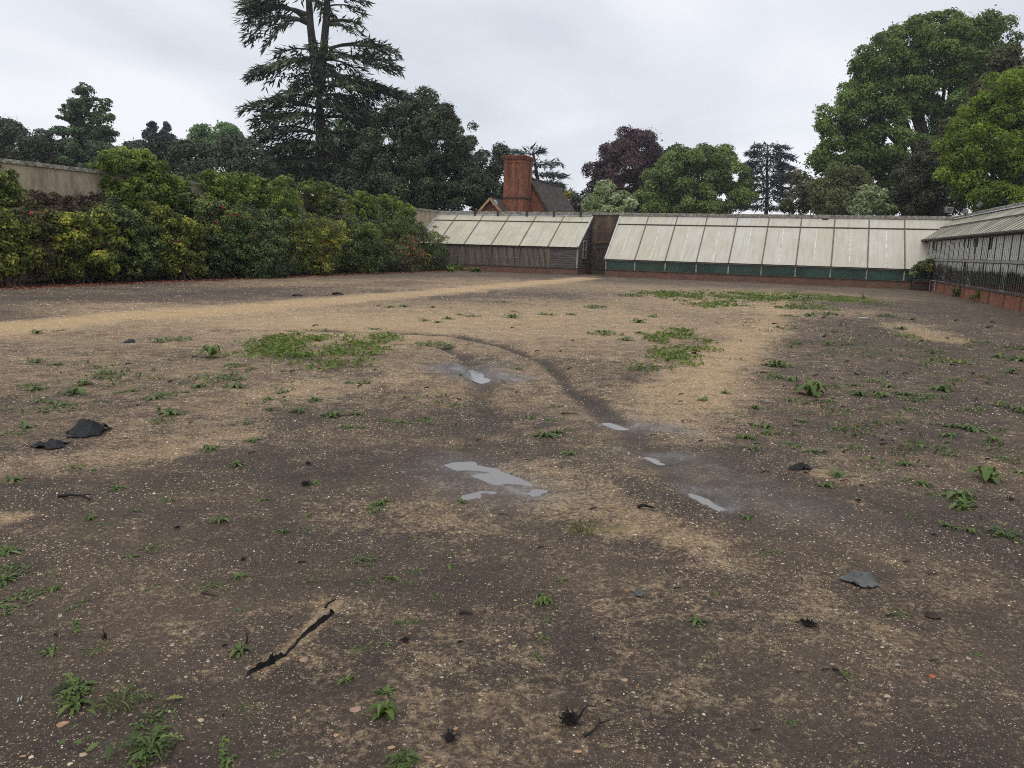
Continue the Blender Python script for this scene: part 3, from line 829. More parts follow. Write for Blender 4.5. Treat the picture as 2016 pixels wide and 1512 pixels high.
M_moss_roof = mat_mossy_roof()
t_ = thing('greenhouse', 'tall flaking greenhouse with limewashed panes along the right wall', 'greenhouse', R_(12, 0.8, 0), 'lean-to greenhouses')
S1 = 28.5; zE = 2.60; zRi = 3.72; DR = 1.42
m = MB(); rbox(m, 2.0, S1, 0.0, 0.23, -0.1, 0.47)
m.build('brick_base', M_base_brick_red, t_)
nb = 25; bw = 1.0
s0 = 1.3
for i in range(nb + 1):
    s = s0 + i * bw
    if s > 2.2 and i % 2 == 0:
        m = MB(); rbox(m, s - .07, s + .07, -0.025, -0.002, -0.05, 0.465); m.build('pier', M_base_brick, t_)
    m = MB(); rbox(m, s - .035, s + .035, -0.012, 0.05, 0.53, zE - .06)
    m.build('mullion', M_wood_dark, t_)
for i in range(nb):
    s = s0 + i * bw
    for (z0, z1, nm) in ((0.535, 1.53, 'lower_light'), (1.62, zE - .065, 'upper_light')):
        bars = MB(); n = 4
        for k in range(1, n):
            sk = s + .045 + k * (bw - .09) / n
            rbox(bars, sk - .013, sk + .013, -0.004, 0.022, z0 + .03, z1 - .03)
        rbox(bars, s + .04, s + bw - .04, -.004, .022, z0, z0 + .03); rbox(bars, s + .04, s + bw - .04, -.004, .022, z1 - .03, z1)
        fr_o = bars.build(nm, M_paint_old if (z0 > 1 and i % 3) or i % 5 == 0 else M_bar, t_)
        pm = MB()
        gaps = MB()
        for k in range(n):
            sa = s + .045 + k * (bw - .09) / n + .015; sb = s + .045 + (k + 1) * (bw - .09) / n - .015
            top = z1
            r = random.random()
            if z0 > 1 and r < 0.10:
                zc = z0 + (z1 - z0) * random.uniform(0.25, 0.75)
                rbox(gaps, sa, sb, 0.03, 0.04, zc, z1); top = zc
            elif z0 < 1 and r < 0.05:
                continue
            rbox(pm, sa, sb, 0.004, 0.008, z0, top)
        pm.build('pane', M_pane, fr_o)
        if gaps.v: gaps.build('board', M_missing, fr_o)
m = MB(); rbox(m, s0 - .05, S1, -0.05, 0.25, 0.473, 0.528); m.build('sill', M_wood_dark, t_)
m = MB(); rbox(m, s0 - .05, S1, -0.045, 0.06, 1.535, 1.615); m.build('transom', M_paint_old, t_)
m = MB(); rbox(m, s0 - .05, S1, -0.05, 0.12, zE - .06, zE + .03); m.build('eave_plate', M_wood_dark, t_)
m = MB().tube([R_(-1.0, -0.24, zE + .0), R_(S1, -0.24, zE + .0)], [.06, .06], 10); m.build('gutter', M_iron, t_)
def rpt(s, f, lift=0.0): return R_(s, -0.2 + (DR + .2) * f, zE + .04 + (zRi - zE) * f + lift)
s = -1.2; k = 0
fr2 = 0.58
while s < S1:
    w2 = 0.62
    MB().slab(rpt(s + .02, 0), rpt(s + .02, fr2 - .01), rpt(s + w2 - .02, fr2 - .01), rpt(s + w2 - .02, 0), 0.012).build('roof_pane', M_moss_roof, t_)
    MB().slab(rpt(s + .02, fr2 - .02, .035), rpt(s + .02, 1), rpt(s + w2 - .02, 1), rpt(s + w2 - .02, fr2 - .02, .035), 0.012).build('top_pane', M_moss_roof, t_)
    MB().bar(rpt(s, 0, .004), rpt(s, 1, .014), 0.035, 0.03).build('rafter', M_bar, t_)
    s += w2
MB().bar(rpt(-1.2, fr2, .05), rpt(S1, fr2, .05), 0.05, 0.05).build('purlin', M_wood_dark, t_)
MB().slab(rpt(-1.2, 0.985, .06), R_(-1.2, DR + .02, zRi + .26), R_(S1, DR + .02, zRi + .26), rpt(S1, .985, .06), 0.012).build('ridge_flashing', M_lead, t_)
m = MB(); rbox(m, 0.5, S1, 0.3, DR - .03, -0.05, 0.05); m.build('floor', M_wood_dark, t_)
m = MB(); rbox(m, 1.5, S1, 0.65, DR - .05, 0.72, 0.78); m.build('staging', M_wood_grey, t_)
# the wall it leans on
t_ = thing('garden_wall', 'brick wall with lichened coping carrying the tall glazed greenhouse', 'wall', R_(14, DR + .2, 0), 'walls of the kitchen garden')
m = MB(); rbox(m, 0.3, S1 + 10, DR + .05, DR + .4, -0.1, WH - 0.1); m.build('masonry', M_wall_right, t_)
m = MB(); s = 0.0
while s < S1 + 9.5:
    rbox(m, s, s + .43, DR - .03 + random.uniform(-.012, .012), DR + .48, WH - .098, WH - .01 + random.uniform(-.012, .012)); s += .445
m.build('coping', M_lichen, t_)

# ---- flood lights on the corner of the walls, and a tilted strut
M_lamp = mat_noise('lamp_housing', (0.06, 0.06, 0.065), (0.13, 0.13, 0.135), 4, 0.5, bump=0)
tl = NT('lamp_glass'); tl.color((0.10, 0.11, 0.12)); tl.set(Roughness=0.15); M_lampglass = tl.m

def floodlight(u, v, depth, sz, yaw, tilt, label):
    p = P(u, v, depth)
    base = (p[0], p[1], WH - .02)
    r = thing('floodlight', label, 'floodlight', base, 'floodlights on the wall corner')
    fwd = np.array([math.sin(yaw) * math.cos(tilt), -math.cos(yaw) * math.cos(tilt), math.sin(tilt)])
    rt = np.array([math.cos(yaw), math.sin(yaw), 0]); upv = np.cross(rt, fwd); upv = upv if upv[2] > 0 else -upv
    c = np.array(p)
    def bx(x0, x1, y0, y1, z0, z1):
        return [c + rt * x + fwd * y + upv * z for x, y, z in ((x0, y0, z0), (x1, y0, z0), (x1, y1, z0), (x0, y1, z0), (x0, y0, z1), (x1, y0, z1), (x1, y1, z1), (x0, y1, z1))]
    w_, h_ = sz
    MB().hexa(bx(-w_, w_, -.18, 0, -h_, h_)).build('housing', M_lamp, r)
    m = MB()
    m.hexa(bx(-w_ * 1.08, w_ * 1.08, 0.003, .03, h_ * .72, h_ * 1.08)).hexa(bx(-w_ * 1.08, w_ * 1.08, 0.003, .03, -h_ * 1.08, -h_ * .8))
    m.hexa(bx(-w_ * 1.08, -w_ * .9, 0.003, .03, -h_ * .79, h_ * .71)).hexa(bx(w_ * .9, w_ * 1.08, 0.003, .03, -h_ * .79, h_ * .71)).build('bezel', M_paint_old, r)
    MB().hexa(bx(-w_ * .89, w_ * .89, 0.004, .012, -h_ * .79, h_ * .71)).build('lens', M_lampglass, r)
    MB().tube([c - fwd * .09 - upv * h_ * .9, np.array(base) + np.array([0, .0, -.05])], [.03, .03], 6).build('bracket', M_iron, r)


floodlight(1869, 413, P(1869, 411, 42.5)[1], (0.19, 0.13), 0.1, -0.25, 'square black floodlight with white top edge on the wall corner')
floodlight(1900, 415.5, 40.5, (0.10, 0.075), -0.9, 0.3, 'small floodlight turned aside, low on the wall coping')
p = P(1927, 410, 39.5)
r = thing('floodlight', 'slim floodlight tilted edge-on above the right wall', 'floodlight', (p[0], p[1], WH - .02), 'floodlights on the wall corner')
MB().bar(P(1926, 408, 39.5), P(1934, 399, 39.5), 0.08, 0.13).build('housing', M_lamp, r)
MB().bar(P(1923.6, 406.6, 39.3), P(1931.6, 397.6, 39.3), 0.03, 0.12).build('lens', M_lampglass, r)
MB().tube([P(1927, 409, 39.5), P(1923, 420, 39.5)], [.025, .025], 6).build('bracket', M_iron, r)

# ------------------------------------------------------------------ foliage builders
def unit(v): return v / (np.linalg.norm(v, axis=-1, keepdims=True) + 1e-9)


def leaf_quads(C, N, L, W, tint, rng, droop=0.0, jitter=1.0, dirs=None):
    """one bent diamond per leaf. C centres, N face normals, L length, W width"""
    n = len(C)
    N = unit(N)
    if dirs is None:
        dirs = rng.normal(size=(n, 3))
    T = dirs - N * (dirs * N).sum(1, keepdims=True)
    T = unit(T); T[:, 2] -= droop; T = unit(T)
    S = unit(np.cross(N, T))
    L = np.broadcast_to(L, (n,))[:, None]; W = np.broadcast_to(W, (n,))[:, None]
    bend = N * (L * 0.12)
    v0 = C - T * L * 0.5 - bend; v1 = C + S * W * 0.5; v2 = C + T * L * 0.5 - bend; v3 = C - S * W * 0.5
    V = np.stack([v0, v1, v2, v3], 1).reshape(-1, 3)
    Q = np.arange(n * 4).reshape(n, 4)
    return V, Q, np.repeat(tint, 4)


def crown_leaves(lobes, n_leaves, clump, leaf, rng, up=0.35, density_exp=2.0, hollow=0.72, flat=0.75, tvar=0.22, droop=0.25, clump_n=None, top_tint=0.0):
    """lobes: list of (centre, (rx,ry,rz)); leaves sit on clumps that sit on the lobes"""
    cs, crs, cn = [], [], []
    areas = np.array([(l[1][0] * l[1][1] * l[1][2]) ** (2 / 3) for l in lobes])
    tot = clump_n or int(3.4 * areas.sum() * 4 / clump ** 2 * 0.55)
    for li, (c, r) in enumerate(lobes):
        k = max(4, int(tot * areas[li] / areas.sum()))
        d = unit(rng.normal(size=(k, 3)))
        f = np.where(rng.random(k) < 0.78, rng.uniform(hollow, 1.0, k), rng.uniform(0.3, hollow, k))
        for q in range(9):          # knobs and hollows so that no outline is smooth
            ax_ = unit(rng.normal(size=3)); f = f * (1 + rng.uniform(-.16, .26) * np.clip(d @ ax_, 0, 1) ** 5)
        p = np.array(c) + d * np.array(r) * f[:, None]
        keep = np.ones(k, bool)
        for lj, (c2, r2) in enumerate(lobes):
            if lj != li:
                e = (((p - np.array(c2)) / np.array(r2)) ** 2).sum(1)
                keep &= e > 0.45
        p = p[keep]; d = d[keep]
        cs.append(p); cn.append(unit(d / np.array(r))); crs.append(clump * rng.uniform(0.3, 1.0, len(p)) ** .8 * 1.2)
    cs = np.concatenate(cs); crs = np.concatenate(crs); cn = np.concatenate(cn)
    wgt = crs ** density_exp; wgt /= wgt.sum()
    idx = rng.choice(len(cs), n_leaves, p=wgt)
    d = unit(rng.normal(size=(n_leaves, 3)) + cn[idx] * 0.45 + np.array([0, 0, up]))
    rad = crs[idx] * rng.uniform(0.4, 1.0, n_leaves) ** 0.6 * np.where(rng.random(n_leaves) < .12, rng.uniform(1, 1.45, n_leaves), 1)
    pos = cs[idx] + d * rad[:, None] * np.array([1, 1, flat])
    nor = unit(d + rng.normal(size=(n_leaves, 3)) * 0.55 + np.array([0, 0, 0.3]))
    ct_ = rng.normal(0, tvar, len(cs))
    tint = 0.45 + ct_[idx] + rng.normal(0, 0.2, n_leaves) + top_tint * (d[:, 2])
    L = leaf * rng.uniform(0.65, 1.35, n_leaves)
    V, Q, Tn = leaf_quads(pos, nor, L, L * rng.uniform(0.45, 0.75, n_leaves), np.clip(tint, 0, 1), rng, droop)
    return V, Q, Tn


def foliage_part(name, parent, mat, *packs):
    V = np.concatenate([p[0] for p in packs]); T = np.concatenate([p[2] for p in packs])
    off = 0; Qs = []
    for p in packs: Qs.append(p[1] + off); off += len(p[0])
    return part(name, np_mesh(name, V, np.concatenate(Qs), {'tint': T}), mat, parent)


def lobe(u, v, ru, rv, D, dz=None, dd=0.0):
    """ellipsoid of real size standing at distance D"""
    s = D / F
    rx = ru * s
    return (P(u, v, D + dd), (rx, (dz if dz else rx), rv * s))


M_bark_dark = mat_noise('dark_bark', (0.028, 0.024, 0.022), (0.075, 0.062, 0.054), 3, 0.95, (1, 1, 0.25), 0.5, 12)
M_bark_grey = mat_noise('grey_bark', (0.06, 0.052, 0.045), (0.13, 0.115, 0.10), 3, 0.95, (1, 1, 0.25), 0.5, 12)
M_twig = mat_noise('dry_twig', (0.06, 0.042, 0.03), (0.14, 0.10, 0.07), 8, 0.95, bump=0)


def limbs(mb, base, targets, r0, rng, seg=6, mids=3):
    base = np.array(base, float)
    for tg_, r in targets:
        tg_ = np.array(tg_, float); pts = [base]
        for k in range(1, mids + 1):
            f = k / (mids + 1)
            q = base * (1 - f) + tg_ * f
            q = q + np.array([0, 0, 0.12 * np.linalg.norm(tg_ - base) * math.sin(math.pi * f)]) + rng.normal(0, .03, 3) * np.linalg.norm(tg_ - base)
            pts.append(q)
        pts.append(tg_)
        mb.tube(pts, [r * (1 - 0.8 * k / (mids + 1)) for k in range(mids + 2)], seg)


def broad_tree(name, label, cat, D, lobes_px, mat, n, clump, leaf, trunk_u=None, trunk_r=0.35, group=None, bark=None, seed=0, trunk_top=None, shrink=.93, **kw):
    rng = np.random.default_rng(seed)
    lobes = [lobe(u, v, ru * shrink, rv * shrink, D, dd=(l[0] if l else 0)) for (u, v, ru, rv, *l) in lobes_px]
    tu = trunk_u if trunk_u is not None else np.mean([l[0] for l in lobes_px])
    b = P(tu, 500, D); b[2] = 0
    t = thing(name, label, cat, b, group)
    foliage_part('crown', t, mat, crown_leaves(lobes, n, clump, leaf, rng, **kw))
    zt = max(l[0][2] for l in lobes) * 0.72 if trunk_top is None else trunk_top
    m = MB().tube([b + np.array([0, 0, -.2]), b + np.array([0, 0, zt * .3]), b + np.array([rng.normal(0, .2), 0, zt * .65]), b + np.array([rng.normal(0, .3), 0, zt])],
                  [trunk_r * 1.35, trunk_r, trunk_r * .7, trunk_r * .25], 9)
    fork = b + np.array([0, 0, zt * .35])
    limbs(m, fork, [(l[0], trunk_r * .45) for l in lobes], trunk_r, rng)
    m.build('trunk', bark or M_bark_dark, t)
    return t


# leaf colours
L_holm = mat_leaf('holm_oak_leaf', (0.016, 0.023, 0.012), (0.034, 0.044, 0.020), (0.066, 0.080, 0.032), 0.45, 0.12)
L_holm2 = mat_leaf('grey_dark_leaf', (0.024, 0.030, 0.018), (0.042, 0.050, 0.028), (0.068, 0.076, 0.040), 0.5, 0.12)
L_cedar = mat_leaf('cedar_needle', (0.020, 0.032, 0.018), (0.038, 0.056, 0.028), (0.078, 0.100, 0.040), 0.6, 0.1)
L_cedar_blue = mat_leaf('blue_cedar_needle', (0.035, 0.055, 0.052), (0.065, 0.095, 0.085), (0.11, 0.145, 0.12), 0.6, 0.1)
L_cedar_far = mat_leaf('dark_cedar_needle', (0.018, 0.025, 0.026), (0.032, 0.042, 0.042), (0.055, 0.068, 0.06), 0.6, 0.1)
L_cypress = mat_leaf('soft_conifer_leaf', (0.032, 0.054, 0.030), (0.06, 0.094, 0.045), (0.10, 0.145, 0.065), 0.6, 0.2)
L_oak = mat_leaf('fresh_oak_leaf', (0.044, 0.074, 0.018), (0.088, 0.138, 0.030), (0.145, 0.20, 0.046), 0.5, 0.3)
L_oak_bright = mat_leaf('yellow_green_oak_leaf', (0.055, 0.088, 0.010), (0.118, 0.168, 0.016), (0.20, 0.25, 0.026), 0.5, 0.35)
L_oak_far = mat_leaf('green_oak_leaf', (0.055, 0.082, 0.020), (0.10, 0.146, 0.034), (0.175, 0.22, 0.06), 0.5, 0.3)
L_lime = mat_leaf('bright_far_leaf', (0.05, 0.09, 0.03), (0.09, 0.15, 0.05), (0.14, 0.21, 0.075), 0.5, 0.3)
L_beech = mat_leaf('copper_beech_leaf', (0.032, 0.016, 0.022), (0.060, 0.030, 0.037), (0.10, 0.055, 0.060), 0.45, 0.2)
L_brown = mat_leaf('brown_green_leaf', (0.038, 0.040, 0.016), (0.072, 0.072, 0.028), (0.12, 0.115, 0.048), 0.6, 0.2)
L_dkbrown = mat_leaf('dark_brown_evergreen', (0.022, 0.024, 0.011), (0.042, 0.042, 0.018), (0.07, 0.068, 0.030), 0.5, 0.12)
L_olive = mat_leaf('olive_leaf', (0.06, 0.068, 0.024), (0.105, 0.115, 0.042), (0.16, 0.165, 0.066), 0.5, 0.3)
L_pale = mat_leaf('pale_variegated_leaf', (0.10, 0.13, 0.05), (0.20, 0.235, 0.11), (0.40, 0.42, 0.28), 0.5, 0.3)
L_yellow = mat_leaf('yellow_leaf', (0.22, 0.18, 0.02), (0.38, 0.31, 0.03), (0.5, 0.42, 0.06), 0.5, 0.3)

TB = 'trees beyond the garden walls'
# far left
broad_tree('evergreen_tree', 'dark rounded evergreen over the wall beside the soft conical tree', 'tree', 70,
           [(20, 280, 70, 40), (75, 298, 36, 34), (-50, 290, 60, 56), (60, 325, 60, 36)], L_holm2, 26000, 1.0, 0.24, 20, 0.5, TB, seed=1, tvar=.12)
broad_tree('conical_tree', 'tall feathery conical tree with visible trunk, standing above the bare part of the wall', 'tree', 72,
           [(167, 190, 18, 22), (172, 178, 10, 14), (150, 212, 22, 12, -1), (190, 205, 20, 12), (128, 228, 18, 10), (165, 232, 30, 16), (200, 232, 18, 14), (150, 262, 34, 16), (190, 262, 34, 16),
            (122, 262, 18, 12), (215, 270, 16, 12), (160, 295, 50, 20), (200, 296, 30, 16), (130, 300, 34, 20), (165, 325, 55, 20)],
           L_cypress, 23000, 0.62, 0.24, 172, 0.38, TB, seed=2, trunk_top=13, hollow=.6, flat=.55)


# conifers made of shards on layered boughs
def shards(C, dirs, N, L, W, tint):
    n = len(C); dirs = unit(dirs); N = unit(N - dirs * (N * dirs).sum(1, keepdims=True)); S = np.cross(N, dirs)
    L = L[:, None]; W = W[:, None]
    V = np.stack([C - dirs * L * .15, C + S * W * .5 + dirs * L * .3 - N * W * .2, C + dirs * L, C - S * W * .5 + dirs * L * .3 - N * W * .2], 1).reshape(-1, 3)
    return V, np.arange(n * 4).reshape(n, 4), np.repeat(tint, 4)


def bough(o, tip, rng, width, dens, L, rise=0.12, start=0.25, thick=0.12, droop_side=0.25):
    """foliage along one bough; returns (shards pack, path)"""
    o = np.array(o, float); tip = np.array(tip, float); ln = np.linalg.norm(tip - o)
    ax = (tip - o) / ln
    side = np.cross(ax, [0, 0, 1.0]); side /= np.linalg.norm(side)
    def path(t): return o[None] * (1 - t)[:, None] + tip[None] * t[:, None] + np.array([0, 0, 1.0]) * (rise * ln * np.sin(np.pi * np.clip(t, 0, 1)) ** 1.0)[:, None]
    n = int(dens * ln * ln * width * (1 - start))
    n = max(n, 30)
    t = start + (1 - start) * rng.random(n) ** 0.85
    wl = width * ln * (np.sin(np.pi * np.clip((t - start) / (1 - start) * .82 + .14, 0, 1))) ** .7
    # sprays gathered on side shoots
    ns = max(5, int(ln * 2.2)); shoot = rng.integers(0, ns, n)
    t = np.clip(t * .25 + .75 * (start + (1 - start) * (shoot + .5) / ns), start, 1)
    s = rng.uniform(-1, 1, n)
    wl = width * ln * (np.sin(np.pi * np.clip((t - start) / (1 - start) * .82 + .14, 0, 1))) ** .7 * (0.75 + .4 * rng.random(ns))[shoot]
    C = path(t) + side[None] * (s * wl)[:, None] + ax[None] * (np.abs(s) * wl * .55)[:, None]
    C[:, 2] += rng.normal(0, thick, n) - droop_side * np.abs(s) ** 1.5 * wl
    dirs = ax[None] * .8 + side[None] * (s * .9)[:, None] + rng.normal(0, .35, (n, 3)); dirs[:, 2] -= .12 + .35 * (t > .85)
    N = np.array([[0, 0, 1.0]]) + rng.normal(0, .35, (n, 3))
    Ls = L * rng.uniform(.6, 1.4, n)
    tint = np.clip(.35 + .22 * rng.normal() + rng.normal(0, .16, n) + .25 * (t - .5), 0, 1)
    pth = [path(np.array([f]))[0] for f in (0, .2, .45, .7, .93)]
    return shards(C, dirs, N, Ls, Ls * rng.uniform(.18, .32, n), tint), pth


def cedar(name, label, D, trunk_px, tiers, mat, dens, L, r0, seed, per_tier=7, bark=None, width=.34, stems=None, extra=(), rise=.10, depth_k=.85, group=TB):
    """tiers: (u, v at trunk, left px, right px, droop px)"""
    rng = np.random.default_rng(seed)
    tp = [P(u, v, D) for u, v in trunk_px]
    base = np.array([tp[0][0], tp[0][1], 0.0])
    t = thing(name, label, 'tree', base, group)
    m = MB(); pts = [base + np.array([0, 0, -.2])] + tp
    k = len(pts)
    m.tube(pts, [r0 * (1.25 - 0.9 * i / (k - 1)) for i in range(k)], 10)
    for st_px, ra, rb in (stems or []):
        q = [P(u, v, D) for u, v in st_px]
        m.tube(q, [ra + (rb - ra) * i / (len(q) - 1) for i in range(len(q))], 8)
    packs = []
    s = D / F
    bm = MB()
    for (u, v, lp, rp, dr, *pt_) in tiers:
        o = P(u, v, D); np_ = pt_[0] if pt_ else per_tier
        for j in range(np_):
            az = 2 * math.pi * (j + rng.uniform(-.3, .3)) / np_
            cx = math.cos(az); side_l = (rp if cx > 0 else lp) * s; mean = (rp + lp) / 2 * s * depth_k
            ln = math.sqrt((cx * side_l) ** 2 + (math.sin(az) * mean) ** 2) if True else 0
            ln *= rng.uniform(.82, 1.04)
            tip = o + np.array([math.cos(az) * ln, math.sin(az) * ln, -dr * s * rng.uniform(.6, 1.2) + rng.normal(0, .04) * ln])
            pk, pth = bough(o, tip, rng, width, dens, L, rise=rise)
            packs.append(pk); m.tube(pth, [max(.03, r0 * .2 * (1 - .8 * i / 4)) * min(1, ln / 5) + .01 for i in range(5)], 5, cap=False)
        # the two boughs of the silhouette
        for sg, px in ((-1, lp), (1, rp)):
            tip = o + np.array([sg * px * s, rng.normal(0, .8), -dr * s])
            pk, pth = bough(o, tip, rng, width, dens, L, rise=rise)
            packs.append(pk); m.tube(pth, [max(.03, r0 * .22 * (1 - .8 * i / 4)) * min(1, px * s / 5) + .01 for i in range(5)], 5, cap=False)
    for (u0, v0, u1, v1, dd, rs) in extra:
        o = P(u0, v0, D); tip = P(u1, v1, D + dd)
        pk, pth = bough(o, tip, rng, width, dens, L, rise=rs)
        packs.append(pk); m.tube(pth, [max(.05, .22 * (1 - .8 * i / 4)) for i in range(5)], 6, cap=False)
    m.build('trunk', bark or M_bark_dark, t)
    foliage_part('crown', t, mat, *packs)
    return t


cedar('cedar_tree', 'huge cedar with forked trunk and flat layered boughs, tallest tree on the left', 70,
      [(632, 330), (630, 250), (627, 165)],
      [(608, -70, 60, 60, 10, 4), (606, -30, 100, 50, 14, 3), (605, -6, 122, 30, 22, 2), (644, -12, 20, 76, 14, 2), (645, 12, 12, 72, 12, 1),
       (648, 95, 0.1, 128, 6, 4), (640, 118, 50, 140, 10, 5), (622, 100, 80, 30, 10, 3), (620, 118, 125, 60, 42), (640, 150, 60, 118, 24),
       (645, 170, 40, 158, 22), (618, 190, 75, 100, 8), (620, 212, 128, 120, 14), (635, 232, 130, 130, 16), (625, 262, 138, 120, 24),
       (632, 285, 110, 110, 18), (628, 315, 130, 110, 22), (632, 345, 120, 100, 20)],
      L_cedar, 27, 0.64, 0.55, 3, per_tier=6, width=.33,
      stems=[([(627, 175), (618, 110), (611, 50), (605, -60)], .46, .24), ([(630, 175), (637, 100), (642, 40), (648, -60)], .42, .24)],
      extra=[(610, 48, 482, 84, 0, .22), (610, 46, 500, 30, 2, .2), (610, 46, 520, 100, -2, .26), (608, 30, 478, 48, 1, .16), (642, 45, 716, 50, 0, .1), (642, 48, 700, 62, -2, .06)])

cedar('cedar_tree', 'small dark flat-topped cedar standing alone left of the big oak', 110,
      [(1510, 400), (1510, 340), (1511, 286)],
      [(1511, 286, 28, 42, 2), (1511, 296, 38, 30, 4), (1511, 305, 30, 54, 2), (1511, 316, 44, 40, 6), (1511, 326, 40, 52, 3), (1511, 336, 46, 62, 8), (1511, 350, 50, 50, 4),
       (1511, 362, 44, 44, 6), (1511, 376, 48, 46, 6), (1511, 390, 50, 44, 6), (1511, 405, 48, 44, 6)],
      L_cedar_far, 30, 0.68, 0.27, 4, per_tier=6, rise=.02, width=.38)
cedar('cedar_tree', 'blue-grey cedar with upswept branch tips behind the brick chimney', 82,
      [(1062, 400), (1058, 350), (1050, 300)],
      [(1048, 305, 42, 22, -10), (1054, 325, 35, 48, -6), (1056, 340, 40, 55, 0), (1058, 355, 40, 52, 6), (1062, 372, 40, 72, 6)],
      L_cedar_blue, 30, 0.6, 0.3, 5, per_tier=7, rise=.0, width=.4)
r_ = broad_tree('shrub', 'yellow shrub peeping over the tiled roof ridge', 'shrub', 80, [(1085, 374, 22, 9), (1105, 384, 14, 8)], L_yellow, 2600, 0.5, 0.2, 1090, 0.1, seed=7)

broad_tree('conifer_tree', 'small dark ragged twin-topped conifer far off, between conical tree and cedar', 'tree', 105,
           [(304, 264, 8, 15), (300, 247, 3.5, 8), (325, 266, 8, 15), (328, 248, 3, 8), (315, 284, 20, 10), (291, 266, 4, 4), (338, 273, 4, 4)], L_cedar_far, 4200, 0.55, 0.42, 315, 0.3, TB, seed=8, hollow=.5)
broad_tree('deciduous_tree', 'bright green round-headed tree with thin branches, left of the huge cedar', 'tree', 105,
           [(400, 268, 26, 14), (430, 262, 28, 14), (455, 272, 24, 16), (385, 278, 16, 10), (425, 285, 30, 14), (440, 300, 40, 16)], L_lime, 9000, 1.1, 0.36, 425, 0.3, TB, seed=9)
broad_tree('evergreen_tree', 'dark low evergreen mass behind the climbing mound', 'tree', 64,
           [(260, 312, 46, 26), (320, 304, 46, 20), (370, 308, 42, 26), (300, 335, 80, 26)], L_holm2, 20000, 0.9, 0.24, 310, 0.4, TB, seed=10, tvar=.13)
broad_tree('evergreen_tree', 'dull brownish-green evergreen at the left foot of the huge cedar', 'tree', 63,
           [(420, 330, 50, 26), (470, 318, 42, 36), (500, 335, 45, 36), (440, 350, 80, 26)], L_holm2, 17000, 0.9, 0.24, 460, 0.4, TB, seed=12, tvar=.13)
broad_tree('shrub', 'fresh green understorey shrub glimpsed below the huge cedar', 'shrub', 80,
           [(690, 300, 60, 60), (720, 260, 30, 30), (600, 330, 60, 35)], L_lime, 9000, 1.0, 0.34, 690, 0.2, seed=13)
broad_tree('evergreen_tree', 'great dense dark evergreen dome between huge cedar and chimney', 'tree', 66,
           [(832, 215, 26, 34), (800, 240, 38, 44), (868, 250, 40, 40), (765, 290, 50, 62), (850, 300, 70, 66), (905, 310, 44, 48), (735, 350, 56, 56), (815, 365, 80, 60), (900, 370, 56, 52), (935, 360, 22, 44), (700, 385, 40, 40), (832, 194, 8, 14), (800, 330, 60, 60, 2), (870, 345, 60, 60, 2), (770, 380, 70, 50, 1.5)],
           L_holm, 125000, 0.8, 0.2, 825, 0.35, TB, seed=14, tvar=.16, top_tint=.08, shrink=.98, hollow=.6)
broad_tree('evergreen_tree', 'looser dark evergreen close against the chimney, left side', 'tree', 74,
           [(962, 330, 24, 34), (978, 360, 26, 40), (950, 375, 30, 40), (985, 320, 12, 18)], L_holm2, 12000, 0.9, 0.26, 965, 0.35, TB, seed=15)
# centre and right
broad_tree('beech_tree', 'purple copper beech, the only dark red tree', 'tree', 95,
           [(1245, 278, 32, 20), (1265, 300, 36, 34), (1222, 305, 34, 30), (1185, 318, 26, 18), (1180, 345, 18, 24), (1240, 345, 52, 46), (1285, 335, 22, 30), (1215, 385, 50, 40), (1275, 385, 30, 40), (1175, 390, 26, 30), (1145, 408, 16, 14)],
           L_beech, 52000, 1.2, 0.30, 1240, 0.5, TB, seed=16, tvar=.16)
broad_tree('deciduous_tree', 'pale variegated small tree in front of the copper beech', 'tree', 60,
           [(1195, 380, 26, 20), (1178, 400, 28, 22), (1220, 402, 24, 22), (1196, 420, 44, 20)], L_pale, 9000, 0.55, 0.2, 1196, 0.16, TB, seed=17)
broad_tree('pine_tree', 'dark pine top showing between copper beech and round oak', 'tree', 112,
           [(1325, 305, 18, 7), (1338, 312, 14, 8), (1325, 330, 26, 20)], L_cedar_far, 3000, 1.0, 0.5, 1328, 0.3, TB, seed=18)
broad_tree('oak_tree', 'round green oak above the middle of the long greenhouse', 'tree', 84,
           [(1375, 308, 34, 18), (1335, 325, 34, 24), (1410, 318, 34, 24), (1375, 345, 62, 40), (1310, 360, 36, 34), (1435, 355, 36, 36), (1295, 395, 36, 28), (1370, 395, 66, 40), (1445, 398, 34, 32), (1425, 308, 14, 10), (1340, 300, 10, 8)],
           L_oak_far, 60000, 1.0, 0.27, 1375, 0.55, TB, seed=19, tvar=.22)
broad_tree('deciduous_tree', 'thin half-bare greyish tree right of the small cedar', 'tree', 92,
           [(1590, 365, 22, 26), (1615, 355, 20, 26), (1570, 395, 26, 24), (1605, 392, 30, 26), (1625, 340, 12, 16)], L_brown, 6500, 1.0, 0.34, 1598, 0.2, TB, seed=20, bark=M_bark_grey)
broad_tree('deciduous_tree', 'rounded olive-coloured tree under the left edge of the big oak', 'tree', 72,
           [(1655, 350, 32, 26), (1640, 380, 36, 32), (1680, 375, 34, 32), (1655, 405, 56, 30)], L_olive, 15000, 0.9, 0.26, 1655, 0.3, TB, seed=21, tvar=.16)
broad_tree('shrub', 'white-flowered shrub just over the wall near the floodlights', 'shrub', 58,
           [(1722, 392, 28, 22), (1700, 408, 26, 18), (1742, 405, 22, 20)], L_pale, 6500, 0.5, 0.2, 1720, 0.14, seed=22)
